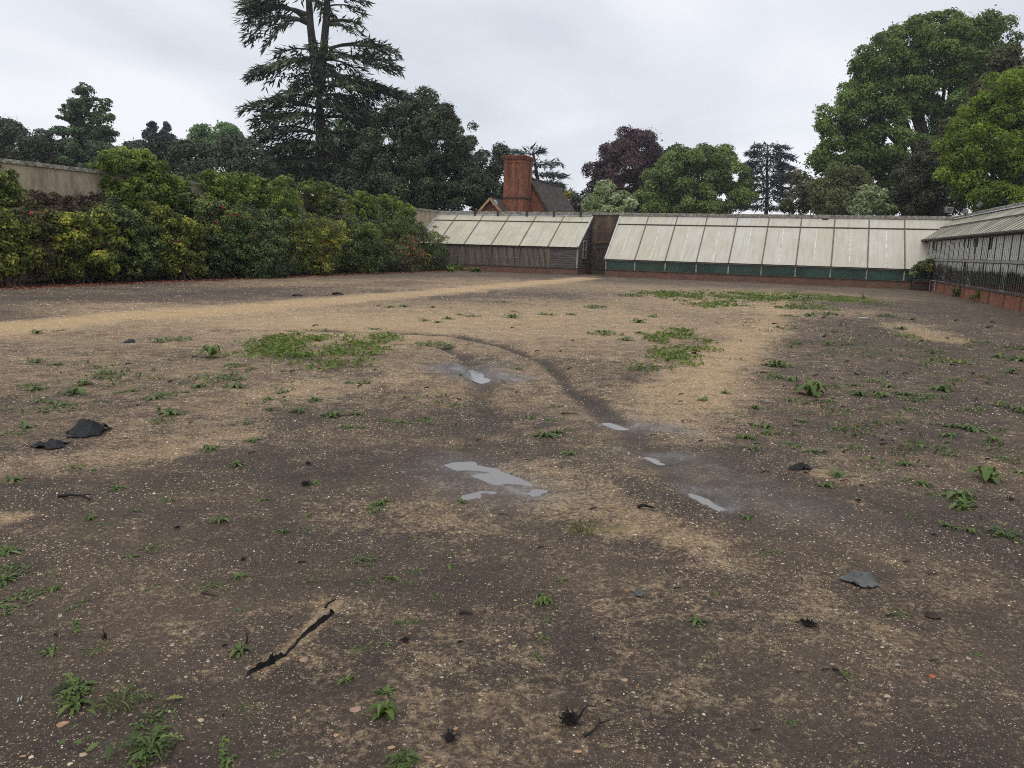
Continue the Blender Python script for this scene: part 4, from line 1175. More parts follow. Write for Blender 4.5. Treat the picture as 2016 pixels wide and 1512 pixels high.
broad_tree('oak_tree', 'biggest oak at the top right, broad fresh green crown with gaps', 'tree', 76,
           [(1880, 62, 72, 30), (1800, 75, 50, 34), (1950, 85, 44, 40), (1740, 110, 42, 38), (1855, 120, 80, 46), (1700, 150, 34, 34), (1770, 175, 60, 44), (1950, 140, 50, 50), (1680, 195, 32, 30),
            (1720, 235, 60, 40), (1850, 200, 60, 40), (1640, 232, 28, 22), (1660, 275, 34, 28), (1750, 290, 70, 36), (1632, 305, 24, 18), (1690, 320, 44, 26), (1780, 340, 60, 34), (1880, 270, 50, 40), (1618, 320, 14, 10), (1780, 385, 50, 30)],
           L_oak, 165000, 1.05, 0.255, 1830, 0.85, TB, seed=23, tvar=.22, trunk_top=16.5)
broad_tree('conifer_tree', 'brownish thin-needled conifer leaning against the biggest oak', 'tree', 66,
           [(1975, 120, 26, 40), (1950, 180, 40, 40), (1925, 235, 40, 40), (1890, 280, 36, 40), (1985, 180, 30, 50), (1870, 320, 30, 40), (2000, 150, 22, 30)], L_brown, 26000, 0.9, 0.3, 1960, 0.3, TB, seed=24, tvar=.1, hollow=.4)
broad_tree('evergreen_tree', 'dark brown-green evergreen between biggest oak and yellow-green oak', 'tree', 58,
           [(1835, 320, 34, 40), (1800, 365, 40, 44), (1850, 370, 50, 50), (1790, 400, 44, 30), (1860, 405, 50, 30)], L_dkbrown, 24000, 0.7, 0.2, 1830, 0.35, TB, seed=25, tvar=.12)
broad_tree('oak_tree', 'vivid yellow-green oak cut by the right picture edge, above the tall greenhouse', 'tree', 52,
           [(1985, 180, 46, 32), (2040, 190, 60, 40), (1940, 215, 36, 28), (2000, 235, 60, 40), (1910, 262, 36, 26), (1890, 295, 34, 26), (1960, 290, 60, 40), (2040, 290, 60, 50), (1895, 335, 34, 26), (1960, 350, 56, 34), (2040, 360, 60, 40), (1925, 380, 40, 26), (2000, 400, 70, 30), (1890, 310, 20, 16)],
           L_oak_bright, 88000, 0.72, 0.18, 2010, 0.5, TB, seed=26, tvar=.16)
broad_tree('deciduous_tree', 'hazy little tree far off at the foot of the tiled roof', 'tree', 130,
           [(1138, 402, 14, 10), (1128, 412, 14, 10), (1150, 412, 16, 10)], L_cypress, 2200, 0.9, 0.5, 1138, 0.2, TB, seed=27)
broad_tree('evergreen_tree', 'dark undergrowth tree in deep shade right at the huge cedar trunk', 'tree', 78,
           [(600, 345, 60, 26), (680, 350, 60, 30), (640, 320, 50, 30), (540, 340, 50, 30)], L_holm2, 13000, 1.0, 0.28, 640, 0.3, TB, seed=28)

# ------------------------------------------------------------------ house with the great chimney
M_house_brick = mat_brick('house_brick', (0.37, 0.125, 0.068), (0.27, 0.09, 0.052), (0.28, 0.18, 0.13), 'BA', stain=(0.10, 0.055, 0.042), stain_amt=.75)


def mat_tiles(name, c1, c2, lich):
    t = NT(name); g = garden_coords(t)
    sep = t.n('ShaderNodeSeparateXYZ'); t.l(g, sep.inputs[0])
    cmb = t.n('ShaderNodeCombineXYZ'); t.l(sep.outputs[1], cmb.inputs[0]); t.l(t.math('MULTIPLY', sep.outputs[2], 1.25), cmb.inputs[1])
    br = t.n('ShaderNodeTexBrick'); t.l(cmb.outputs[0], br.inputs['Vector'])
    br.inputs['Scale'].default_value = 1; br.inputs['Brick Width'].default_value = .18; br.inputs['Row Height'].default_value = .11; br.inputs['Mortar Size'].default_value = .008
    br.inputs['Color1'].default_value = (*c1, 1); br.inputs['Color2'].default_value = (*c2, 1); br.inputs['Mortar'].default_value = (.02, .017, .015, 1)
    c = t.mix(t.ramp(t.noise(t.mapping(g, (1, 1, 1.4)), 3.2, 6, .75), [(.58, 0), (.66, .6)]), br.outputs['Color'], lich)
    c = t.mix(.5, c, t.ramp(t.noise(g, 1.2, 4), [(.3, .5), (.7, 1.2)]), 'MULTIPLY')
    t.color(c); t.set(Roughness=.9); t.bump(br.outputs['Fac'], .6, -.02); return t.m


M_tiles = mat_tiles('lichened_tiles', (0.058, 0.044, 0.037), (0.095, 0.07, 0.056), (0.42, 0.42, 0.39))
M_tiles_brown = mat_tiles('brown_tiles', (0.075, 0.05, 0.04), (0.11, 0.07, 0.055), (0.12, 0.09, 0.075))
M_barge = mat_noise('tan_bargeboard', (0.36, 0.22, 0.11), (0.48, 0.32, 0.17), 3, .7, bump=0)
a0 = 60.0; a1 = a0 - 1.75
bR, zR = onA(1041, 353, a0)
afar, _ = onB(1101, 373, bR)
afar = min(max(afar, a0 + 4), a0 + 16)
be_, ze_ = onA(1080, 418, a0); k = (zR - ze_) / (be_ - bR)
zEv = 2.6; bEv = bR + (zR - zEv) / k
hs = thing('house', 'red brick house with steep mottled tiled roof and a massive square chimney', 'house', G(a0, bR, 0))
MB().poly([G(a0, 2 * bR - bEv, -.1), G(a0, bEv, -.1), G(a0, bEv, zEv), G(a0, bR, zR - .05), G(a0, 2 * bR - bEv, zEv)], np.array(G(0.35, 0))).build('gable_wall', M_house_brick, hs)
MB().gbox(a0 + .352, afar, bEv - .35, bEv - .02, -.1, zEv).build('side_wall', M_house_brick, hs)
bf_, zf_ = onA(1128, 418, afar)
rf = MB().slab(G(a0 - .12, bR, zR), G(a0 - .12, bEv + .25, zEv - .25 * k), G(afar + .25, bEv + .25, zEv - .25 * k), G(afar, bR, zR), 0.1).build('roof', M_tiles, hs)
MB().slab(G(afar, bR, zR), G(afar, 2 * bR - bEv, zEv), G(a0 - .12, 2 * bR - bEv, zEv), G(a0 - .12, bR, zR), 0.1).build('roof', M_tiles, hs)
MB().bar(G(a0 - .12, bR, zR + .1), G(afar, bR, zR + .1), .3, .14).build('ridge_tile', M_tiles, rf)
MB().bar(G(a0 - .14, bR + .05, zR + .02), G(a0 - .14, bEv + .25, zEv - .25 * k + .04), .05, .16).build('verge', M_tiles, rf)
c0, _ = onA(992, 350, a1); c1, _ = onA(1031, 350, a1); _, zT = onA(1012, 306, a1); _, zB = onA(1012, 389, a1)
ch = MB().gbox(a1, a0 - .003, c0, c1, -.1, zT - .55).build('chimney', M_house_brick, hs)
m = MB()
for z0, z1, o in ((zT - .549, zT - .46, .06), (zT - .459, zT - .30, .0), (zT - .299, zT - .20, .07), (zT - .199, zT - .10, .13), (zT - .099, zT, .19)):
    m.gbox(a1 - o, a0 - .004 + o, c0 - o, c1 + o, z0, z1)
m.build('chimney_cap', M_house_brick, ch)
m = MB(); m.gbox(a1 - .07, a0 - .004, c0 - .07, c1 + .07, zB - .06, zB + .06); m.build('string_course', M_tiles_brown, ch)
wf = c1 - c0
for f0, f1 in ((0.0, .26), (.42, .58), (.78, 1.0)):
    MB().gbox(a1 - .055, a1 - .002, c0 + wf * f0 + .003, c0 + wf * f1 - .003, zB + .07, zT - .56).build('rib', M_house_brick, ch)
for f0, f1 in ((0.0, .28), (.72, 1.0)):
    MB().gbox(a1 + 1.72 * f0 + .003, a1 + 1.72 * f1 - .003, c1 + .002, c1 + .055, zB + .07, zT - .56).build('rib', M_house_brick, ch)
# front porch gable
ap = 56.4
bp, zp = onA(968, 391, ap); bl, zl = onA(945, 418, ap); kp = (zp - zl) / (bp - bl)
zq = 2.4; hw_ = (zp - zq) / kp
aend, _ = onB(1003, 393, bp); aend = min(max(aend, ap + 1.0), a1 + .6)
pr = MB().poly([G(ap, bp - hw_ + .1, -.1), G(ap, bp + hw_ - .1, -.1), G(ap, bp + hw_ - .1, zq + .1), G(ap, bp, zp - .1), G(ap, bp - hw_ + .1, zq + .1)], np.array(G(0.3, 0))).build('porch_gable', M_house_brick, hs)
MB().slab(G(ap - .3, bp, zp), G(ap - .3, bp + hw_ + .2, zq - .2 * kp), G(aend + 1.4, bp + hw_ + .2, zq - .2 * kp), G(aend, bp, zp), .07).build('porch_roof', M_tiles_brown, hs)
MB().slab(G(aend, bp, zp), G(aend, bp - hw_ - .2, zq - .2 * kp), G(ap - .3, bp - hw_ - .2, zq - .2 * kp), G(ap - .3, bp, zp), .07).build('porch_roof', M_tiles_brown, hs)
for sg in (-1, 1):
    MB().bar(G(ap - .33, bp, zp + .0), G(ap - .33, bp + sg * (hw_ + .2), zq - .2 * kp), .05, .17).build('bargeboard', M_barge, pr)
MB().bar(G(aend, bp, zp + .09), G(aend + 1.2, bp + hw_ * .9, zp - hw_ * .9 * kp + .09), .16, .05).build('lead_valley', M_lead, pr)
bx_, zx_ = onA(975, 407, ap)
M_alarm = mat_noise('alarm_box_plastic', (.55, .6, .7), (.66, .7, .78), 3, .4, bump=0)
zx_ += .32
al = thing('alarm_box', 'pale triangular alarm box high on the small brick gable', 'alarm box', G(ap - .01, bx_, zx_ - .25))
MB().poly([G(ap - .09, bx_ - .24, zx_ - .22), G(ap - .09, bx_ + .24, zx_ - .22), G(ap - .09, bx_ + .07, zx_ + .2), G(ap - .09, bx_ - .07, zx_ + .2)], np.array(G(.085, 0))).build('case', M_alarm, al)
MB().gbox(ap - .1, ap - .005, bx_ - .26, bx_ + .26, zx_ - .28, zx_ - .225).build('base_strip', M_iron, al)

# ------------------------------------------------------------------ shrubs and climbers along the left wall
L_cam = mat_leaf('camellia_leaf', (0.013, 0.026, 0.009), (0.042, 0.066, 0.017), (0.18, 0.205, 0.042), 0.42, 0.18, .35)
L_camy = mat_leaf('yellowing_shrub_leaf', (0.020, 0.034, 0.009), (0.080, 0.100, 0.018), (0.29, 0.29, 0.045), 0.45, 0.3, .3)
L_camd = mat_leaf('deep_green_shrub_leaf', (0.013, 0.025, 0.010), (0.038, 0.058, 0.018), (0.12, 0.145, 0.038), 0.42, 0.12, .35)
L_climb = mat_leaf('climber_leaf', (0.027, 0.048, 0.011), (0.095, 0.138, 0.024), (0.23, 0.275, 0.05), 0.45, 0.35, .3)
L_climbd = mat_leaf('dull_climber_leaf', (0.022, 0.036, 0.010), (0.072, 0.094, 0.019), (0.17, 0.19, 0.036), 0.45, 0.28, .3)  # duller green leaf of the darker climbers
L_rust = mat_leaf('reddish_shrub_leaf', (0.034, 0.030, 0.013), (0.075, 0.066, 0.024), (0.13, 0.12, 0.04), 0.45, 0.2)
L_gold = mat_leaf('golden_shrub_leaf', (0.085, 0.07, 0.014), (0.20, 0.155, 0.024), (0.36, 0.27, 0.045), 0.42, 0.3)
tf = NT('pink_blossom'); tf.color((0.55, 0.07, 0.09)); tf.set(Roughness=.6); M_pink = tf.m
tf = NT('coral_blossom'); tf.color((0.75, 0.17, 0.09)); tf.set(Roughness=.6); M_coral = tf.m
tf = NT('red_blossom'); tf.color((0.42, 0.03, 0.035)); tf.set(Roughness=.6); M_red = tf.m


def flower_mesh(r):
    m = MB()
    for ring, (nn, el, rr) in enumerate(((6, .25, 1.0), (5, .75, .75), (4, 1.2, .5))):
        for k in range(nn):
            an = 2 * math.pi * (k + .5 * ring) / nn
            d = np.array([math.cos(an) * math.cos(el), math.sin(an) * math.cos(el), math.sin(el)]); s_ = np.array([-math.sin(an), math.cos(an), 0])
            n0 = len(m.v)
            m.v += [(0, 0, 0), tuple(d * r * rr * .6 + s_ * r * .34), tuple(d * r * rr * 1.05), tuple(d * r * rr * .6 - s_ * r * .34)]
            m.f.append((n0, n0 + 1, n0 + 2, n0 + 3))
    return m.mesh('flower')


FLOWER = flower_mesh(0.062)


def wall_depth(u, v, b):
    a, z = onB(u, v, b); return a, z, (A2 * a + B2 * b)[1]


HG = 'shrubs along the limewashed wall'


def bush(name, label, cat, b, lobes_px, mat, n, seed, clump=.30, leaf=.115, group=HG, thick=None, stems=True, flowers=None, ground=True, **kw):
    rng = np.random.default_rng(seed)
    lobes = []
    for (u, v, ru, rv, *l) in lobes_px:
        bb = b + (l[0] if l else 0)
        a, z, D = wall_depth(u, v, bb)
        s = D / F
        lobes.append((np.array(G(a, bb, z)), (ru * s, (thick or min(max(ru * s, .5), 1.1)), rv * s)))
    um = np.mean([l[0] for l in lobes_px]); vm = np.mean([l[1] for l in lobes_px])
    a, z, D = wall_depth(um, vm, b)
    base = np.array(G(a, b - .1, 0.0))
    t = thing(name, label, cat, base, group)
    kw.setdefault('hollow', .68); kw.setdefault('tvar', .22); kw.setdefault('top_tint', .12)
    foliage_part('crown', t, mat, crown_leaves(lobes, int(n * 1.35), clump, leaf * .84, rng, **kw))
    if stems:
        m = MB()
        for c, r in lobes:
            for q in range(2):
                e = c + rng.normal(0, .3, 3) * np.array(r)
                f = base + np.array([rng.normal(0, .25), rng.normal(0, .18), -.08])
                mid = f * .5 + e * .5 + rng.normal(0, .12, 3)
                m.tube([f, mid, e], [.032, .022, .008], 5)
        m.build('stem', M_twig, t)
    if flowers:
        fm, cnt, (fu0, fu1, fv0, fv1) = flowers
        allp = []
        for i in range(cnt):
            u = rng.uniform(fu0, fu1); v = rng.uniform(fv0, fv1)
            best = min(range(len(lobes_px)), key=lambda k: ((u - lobes_px[k][0]) / lobes_px[k][2]) ** 2 + ((v - lobes_px[k][1]) / lobes_px[k][3]) ** 2)
            c, r = lobes[best]
            # outer skin of that lobe towards the garden
            th_ = rng.uniform(-1.0, 1.0); ph = rng.uniform(-.5, .9)
            d = np.array([B2[0] * math.cos(th_) - A2[0] * math.sin(th_), B2[1] * math.cos(th_) - A2[1] * math.sin(th_), 0]) * math.cos(ph) + np.array([0, 0, math.sin(ph)])
            p = c + d * np.array(r) * rng.uniform(1.12, 1.3)
            o = bpy.data.objects.new('flower', FLOWER if i == 0 else FLOWER)
            o.location = Vector(p - base); o.rotation_euler = Vector(d).to_track_quat('Z', 'Y').to_euler()
            sc_ = rng.uniform(.5, .95) * (1.35 if fm is M_coral else 1); o.scale = (sc_, sc_, sc_)
            link(o); o.parent = t
            o.material_slots[0].link = 'OBJECT' if o.material_slots else 'DATA'
            if o.material_slots: o.material_slots[0].material = fm
    return t


FLOWER.materials.append(M_pink)
CG = 'climbers draped over the limewashed wall'
WB = LB + .28
bush('climber', 'big bright climber mounding high over the wall coping', 'climber', WB, [(262, 335, 62, 36), (235, 350, 46, 40), (300, 370, 56, 44), (250, 390, 70, 46), (325, 380, 34, 34), (225, 318, 24, 16), (268, 318, 40, 20)], L_climb, 17000, 101, .26, .13, CG, .75, stems=False)
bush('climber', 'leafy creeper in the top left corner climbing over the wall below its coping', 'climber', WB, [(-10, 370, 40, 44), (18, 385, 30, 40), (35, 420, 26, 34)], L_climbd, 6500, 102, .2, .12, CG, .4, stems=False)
bush('climber', 'bright level-topped climber next right of the short bare gap in the wall', 'climber', WB, [(410, 368, 36, 28), (450, 372, 40, 30), (430, 405, 50, 40), (480, 385, 30, 36), (425, 350, 22, 10), (465, 354, 20, 10)], L_climb, 13000, 103, .22, .12, CG, .5, stems=False)
bush('climber', 'dense climber with upright tips along its top, left of the reddish bare stems', 'climber', WB, [(515, 385, 36, 34), (555, 390, 34, 34), (530, 425, 50, 40), (570, 415, 24, 44), (510, 362, 16, 10), (548, 368, 18, 10)], L_climb, 13000, 104, .22, .12, CG, .5, stems=False)
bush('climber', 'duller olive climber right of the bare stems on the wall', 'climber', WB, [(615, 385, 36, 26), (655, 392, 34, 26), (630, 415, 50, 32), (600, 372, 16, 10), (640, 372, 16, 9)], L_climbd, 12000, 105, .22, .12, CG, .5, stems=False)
bush('climber', 'narrow vivid green climber second from the far end of the wall', 'climber', WB, [(708, 402, 26, 22), (728, 410, 18, 26), (700, 425, 30, 30), (715, 388, 12, 8)], L_climb, 8000, 106, .22, .12, CG, .5, stems=False)
bush('climber', 'last climber before the bare stained end of the wall', 'climber', WB, [(768, 405, 26, 20), (790, 420, 26, 24), (765, 432, 32, 26), (755, 392, 10, 8), (805, 430, 14, 24)], L_climb, 9000, 107, .22, .12, CG, .5, stems=False)
bush('climber', 'low green creeper on the wall between the mound and the level-topped climber', 'climber', WB, [(345, 395, 24, 30), (352, 362, 14, 8), (370, 400, 22, 24)], L_climbd, 5000, 108, .2, .12, CG, .4, stems=False)
# withered creeper on the bare part of the wall
rng = np.random.default_rng(77); m = MB()
for i in range(260):
    u = rng.uniform(60, 205) if i % 4 else rng.uniform(575, 595); v = rng.uniform(378, 440) if i % 4 else rng.uniform(390, 440)
    if u < 210 and rng.random() > (v - 370) / 60: continue
    a_, z_ = onB(u, v, LB + .12); p = np.array(G(a_, LB + .06 + .1 * rng.random(), z_))
    q = p + np.array([*(A2 * rng.normal(0, .22)), rng.normal(.05, .3)])
    m.tube([p, (p + q) / 2 + rng.normal(0, .03, 3), q], [.009, .007, .004], 3, cap=False)
cr_l = []
for (u, v, ru, rv) in ((95, 405, 36, 22), (140, 405, 40, 20), (180, 400, 30, 18), (120, 425, 60, 20), (70, 400, 20, 24)):
    a_, z_, D_ = wall_depth(u, v, LB + .3); cr_l.append((np.array(G(a_, LB + .28, z_)), (ru * D_ / F, .25, rv * D_ / F)))
wt = thing('withered_creeper', 'withered brown creeper stems matted on the bare wall', 'climber', G(19, LB + .1, 0))
m.build('stem', M_twig, wt)
L_wither = mat_leaf('withered_leaf', (0.025, 0.018, 0.011), (0.055, 0.038, 0.022), (0.09, 0.065, 0.035), .7, .15)
foliage_part('foliage', wt, L_wither, crown_leaves(cr_l, 7000, .2, .09, rng))

FB = -22.7
bush('shrub', 'yellow-green shrub cut by the left picture edge', 'shrub', FB, [(-10, 470, 40, 55), (22, 450, 34, 40), (28, 500, 32, 40), (-20, 510, 40, 30), (8, 535, 14, 18)], L_camy, 13000, 201, leaf=.14, clump=.3)
bush('shrub', 'sparse reddish-brown shrub with a single pink bloom, second from left', 'shrub', FB - .5, [(70, 450, 34, 40), (90, 490, 36, 36), (80, 515, 34, 20), (60, 420, 22, 26)], L_rust, 9000, 202, leaf=.12, flowers=(M_pink, 4, (50, 100, 420, 480)))
bush('shrub', 'yellow-leaved shrub in front of the withered creeper', 'shrub', FB - .1, [(140, 455, 44, 30), (185, 450, 36, 30), (110, 440, 18, 22), (160, 500, 60, 40), (200, 490, 34, 30), (130, 520, 24, 18)], L_camy, 16000, 203, leaf=.13, flowers=(M_pink, 4, (110, 200, 440, 500)))
bush('shrub', 'dark mixed shrub under the climber mound, speckled yellow', 'shrub', FB - .3, [(240, 455, 44, 36), (215, 420, 30, 26), (275, 480, 44, 40), (240, 500, 44, 26), (265, 525, 20, 14)], L_cam, 15000, 204, leaf=.12)
bush('shrub', 'yellowish shrub with pinkish young tips right of the mound', 'shrub', FB - .1, [(335, 455, 42, 36), (310, 430, 26, 26), (365, 480, 40, 40), (330, 495, 46, 34), (375, 522, 30, 26)], L_camy, 14000, 205, leaf=.12, tvar=.2, flowers=(M_pink, 5, (300, 380, 440, 520)))
bush('shrub', 'rounded red-flowering camellia below the level-topped climber', 'shrub', FB - .2, [(425, 435, 46, 34), (460, 460, 40, 40), (415, 475, 44, 40), (450, 505, 50, 36), (475, 430, 26, 24), (420, 525, 34, 18)], L_cam, 17000, 206, leaf=.11, flowers=(M_red, 16, (380, 490, 400, 480)))
bush('shrub', 'deep green low shrub spilling forward, darkest of the row', 'shrub', FB + .35, [(520, 490, 44, 30), (495, 515, 44, 32), (540, 520, 34, 32), (510, 540, 50, 18)], L_camd, 12000, 207, leaf=.11)
bush('shrub', 'dark green shrub behind the deep green low one', 'shrub', FB - .6, [(520, 455, 40, 34), (555, 465, 30, 40), (480, 480, 30, 40)], L_camd, 9000, 208, leaf=.11)
bush('shrub', 'large shrub mottled green and yellow, middle of the row', 'shrub', FB - .1, [(605, 455, 42, 28), (590, 485, 36, 34), (640, 470, 36, 36), (575, 510, 30, 30), (630, 505, 44, 34), (610, 530, 56, 18)], L_camy, 15000, 209, leaf=.105, tvar=.28, flowers=(M_red, 5, (580, 650, 440, 480)))
bush('shrub', 'small golden shrub glowing in front of the mottled one', 'shrub', FB + .3, [(640, 490, 20, 26), (652, 505, 16, 18), (632, 515, 20, 16)], L_gold, 5000, 210, leaf=.1, clump=.22)
bush('shrub', 'dark glossy shrub topped by a bright yellow-green spray', 'shrub', FB, [(700, 465, 36, 34), (690, 495, 40, 34), (730, 495, 28, 34), (705, 520, 46, 20)], L_cam, 13000, 211, leaf=.105)
bush('shrub', 'bright yellow-green spray of new growth on top of the dark glossy shrub', 'shrub', FB + .05, [(722, 455, 16, 16), (712, 447, 8, 8), (734, 470, 10, 16)], L_climb, 3000, 212, leaf=.1, clump=.2, top_tint=.4)
bush('shrub', 'olive shrub behind the coral-flowered one', 'shrub', FB - .7, [(760, 470, 24, 24), (755, 500, 24, 30), (785, 455, 20, 20)], L_climbd, 7000, 213, leaf=.1)
bush('shrub', 'coral-flowered shrub, the one covered in orange-red blossoms', 'shrub', FB + .1, [(800, 490, 26, 24), (785, 505, 22, 24), (815, 512, 22, 20), (795, 525, 30, 12)], L_rust, 8000, 214, leaf=.09, flowers=(M_coral, 34, (775, 830, 470, 525)))
bush('shrub', 'rounded dark-yellow shrub at the far end, touching the slatted greenhouse', 'shrub', FB - .4, [(845, 475, 26, 30), (860, 495, 22, 30), (830, 500, 30, 30), (848, 515, 30, 18), (825, 460, 20, 16)], L_cam, 13000, 215, leaf=.1, tvar=.24)
bush('shrub', 'dark filler shrub added to darken the gap behind the row, under the far climbers', 'shrub', FB - 1.2, [(770, 450, 60, 30), (680, 455, 60, 34), (600, 450, 60, 40), (700, 500, 100, 30)], L_camd, 12000, 216, leaf=.12)  # added filler, keeps the sky-lit gap before the wall dark
bush('shrub', 'dark filler shrub added to darken the gap behind the row, under the near climbers', 'shrub', FB - 1.2, [(480, 450, 60, 44), (380, 440, 50, 44), (290, 460, 60, 50), (180, 470, 60, 44), (80, 480, 60, 44), (0, 480, 50, 60), (400, 500, 100, 40), (200, 520, 120, 30)], L_camd, 24000, 217, leaf=.13)  # added as well, stands in for the deep shade behind the near shrubs

# fallen petals and leaf mould under the shrubs
rng = np.random.default_rng(9); n = 5200
a_ = rng.uniform(9, 46, n); b_ = -21.75 - np.abs(rng.normal(0, .55, n)) + rng.random(n) ** 3 * .9
xy = A2[None] * a_[:, None] + B2[None] * b_[:, None]
C = np.column_stack([xy, gz(xy[:, 0], xy[:, 1]) + .012])
V, Q, T = leaf_quads(C, np.column_stack([rng.normal(0, .3, n), rng.normal(0, .3, n), np.ones(n)]), .07 * rng.uniform(.6, 1.3, n), .05, np.clip(rng.normal(.4, .3, n), 0, 1), rng)
L_petal = mat_leaf('fallen_petal', (0.05, 0.022, 0.016), (0.20, 0.055, 0.03), (0.45, 0.16, 0.10), .7, .1)
tag(part('leaf_litter', np_mesh('leaf_litter', V, Q, {'tint': T}), L_petal), 'rusty fallen petals and leaves strewn under the row of shrubs', 'leaf litter', kind='stuff')

# ------------------------------------------------------------------ weeds
L_weed = mat_leaf('weed_leaf', (0.022, 0.040, 0.010), (0.056, 0.088, 0.018), (0.115, 0.145, 0.038), 0.45, 0.25)
L_weedy = mat_leaf('yellow_green_weed_leaf', (0.05, 0.065, 0.012), (0.095, 0.115, 0.02), (0.15, 0.175, 0.04), 0.45, 0.25)
L_mossy = mat_leaf('mossy_grass_blade', (0.03, 0.03, 0.01), (0.06, 0.064, 0.018), (0.10, 0.10, 0.03), 0.55, 0.2)


def strip_leaf(V, Q, T, az, ln, wd, arch, rng, teeth=0.0, seg=6, tint=.5, lift=.02, o=(0, 0)):
    """one leaf as a bent, toothed strip starting at the rosette's heart"""
    n0 = len(V); ca, sa = math.cos(az), math.sin(az); curl = rng.normal(0, .3)
    for i in range(seg + 1):
        t = i / seg
        r = ln * t
        z = lift + ln * arch * math.sin(math.pi * min(1, t * 1.05) * .85) - ln * .12 * t * t
        w = wd * (math.sin(math.pi * (t * .86 + .1)) ** .8) * (1 - teeth * (i % 2)) * (1 if i < seg else .15)
        bx = curl * ln * t * t * .35
        cx = o[0] + ca * r - sa * bx; cyy = o[1] + sa * r + ca * bx
        V.append((cx - sa * w, cyy + ca * w, max(z, .008) + .25 * w)); V.append((cx, cyy, max(z, .008))); V.append((cx + sa * w, cyy - ca * w, max(z, .008) + .25 * w))
        T.extend([tint] * 3)
        if i:
            a = n0 + 3 * (i - 1)
            Q.append((a, a + 1, a + 4, a + 3)); Q.append((a + 1, a + 2, a + 5, a + 4))


def weed_mesh(kind, seed):
    rng = np.random.default_rng(seed); V, Q, T = [], [], []
    if kind == 'rosette':
        k = rng.integers(9, 14)
        for i in range(k):
            strip_leaf(V, Q, T, 2 * math.pi * i / k + rng.normal(0, .25), rng.uniform(.6, 1.05), rng.uniform(.10, .17), rng.uniform(.12, .45), rng, .55, 8, np.clip(rng.normal(.5, .22), 0, 1))
        for i in range(5):
            strip_leaf(V, Q, T, rng.uniform(0, 6.3), rng.uniform(.3, .55), .09, rng.uniform(.5, .9), rng, .4, 5, np.clip(rng.normal(.65, .2), 0, 1))
    elif kind == 'dock':
        for i in range(9):
            strip_leaf(V, Q, T, 2 * math.pi * i / 9 + rng.normal(0, .3), rng.uniform(.7, 1.1), rng.uniform(.17, .26), rng.uniform(.35, .8), rng, .08, 7, np.clip(rng.normal(.5, .2), 0, 1))
        for i in range(5):
            strip_leaf(V, Q, T, rng.uniform(0, 6.3), rng.uniform(.45, .7), .13, rng.uniform(.9, 1.3), rng, .05, 6, np.clip(rng.normal(.7, .15), 0, 1))
    elif kind == 'grass':
        for i in range(46):
            a = rng.uniform(0, 6.3); r = rng.random() ** .7 * .45
            strip_leaf(V, Q, T, a + rng.normal(0, .6), rng.uniform(.35, .85), .022, rng.uniform(.3, 1.0), rng, 0, 4, np.clip(rng.normal(.45, .25), 0, 1), o=(math.cos(a) * r, math.sin(a) * r))
    elif kind == 'mat':
        for i in range(60):
            a = rng.uniform(0, 6.3); r = rng.random() ** .65 * .85
            strip_leaf(V, Q, T, rng.uniform(0, 6.3), rng.uniform(.14, .30), rng.uniform(.05, .09), rng.uniform(.1, .7), rng, .3, 3, np.clip(rng.normal(.5, .24), 0, 1), lift=.02 + .16 * rng.random() * (1 - r), o=(math.cos(a) * r, math.sin(a) * r))
    elif kind == 'thistle':     # ragged leaves cut into narrow lobes
        for i in range(20):
            ln = rng.uniform(.4, .95); az = 2 * math.pi * i / 20 + rng.normal(0, .3); ar = rng.uniform(.15, .6); tn = np.clip(rng.normal(.45, .22), 0, 1)
            strip_leaf(V, Q, T, az, ln, .035, ar, rng, .2, 6, tn)
            for k_ in range(5):
                f = .25 + .15 * k_ + rng.normal(0, .02)
                for sg in (-1, 1):
                    zz_ = .02 + ln * ar * math.sin(math.pi * min(1, f * 1.05) * .85) - ln * .12 * f * f
                    strip_leaf(V, Q, T, az + sg * rng.uniform(.6, 1.0), ln * rng.uniform(.16, .28) * (1.15 - f * .5), .035, rng.uniform(-.1, .3), rng, .1, 3, np.clip(tn + rng.normal(0, .1), 0, 1), lift=max(zz_, .015), o=(math.cos(az) * ln * f, math.sin(az) * ln * f))
    elif kind == 'creep':
        for i in range(34):
            t = rng.uniform(-1, 1); y = .12 * rng.normal() + .12 * math.sin(t * 3)
            strip_leaf(V, Q, T, rng.uniform(0, 6.3), rng.uniform(.2, .42), rng.uniform(.05, .09), rng.uniform(.15, .7), rng, .45, 4, np.clip(rng.normal(.5, .24), 0, 1), o=(t * .8, y))
    return np_mesh('weed', np.array(V), np.array(Q), {'tint': np.array(T)})


PROTO = {k: [weed_mesh(k, 300 + 10 * i + j) for j in range(3)] for i, k in enumerate(('rosette', 'dock', 'grass', 'mat', 'thistle', 'creep'))}
for k, l in PROTO.items():
    for me in l: me.materials.append(L_mossy if k == 'grass' else L_weed)

GEN = {'rosette': 'small leafy green weed rosette flat on the bare gravelly soil', 'mat': 'small low mat of green weed spreading on the bare gravelly soil',
       'creep': 'small straggling strand of green weed lying on the bare gravelly soil', 'grass': 'small thin grassy weed tuft on the bare gravelly soil'}
rw = random.Random(4)


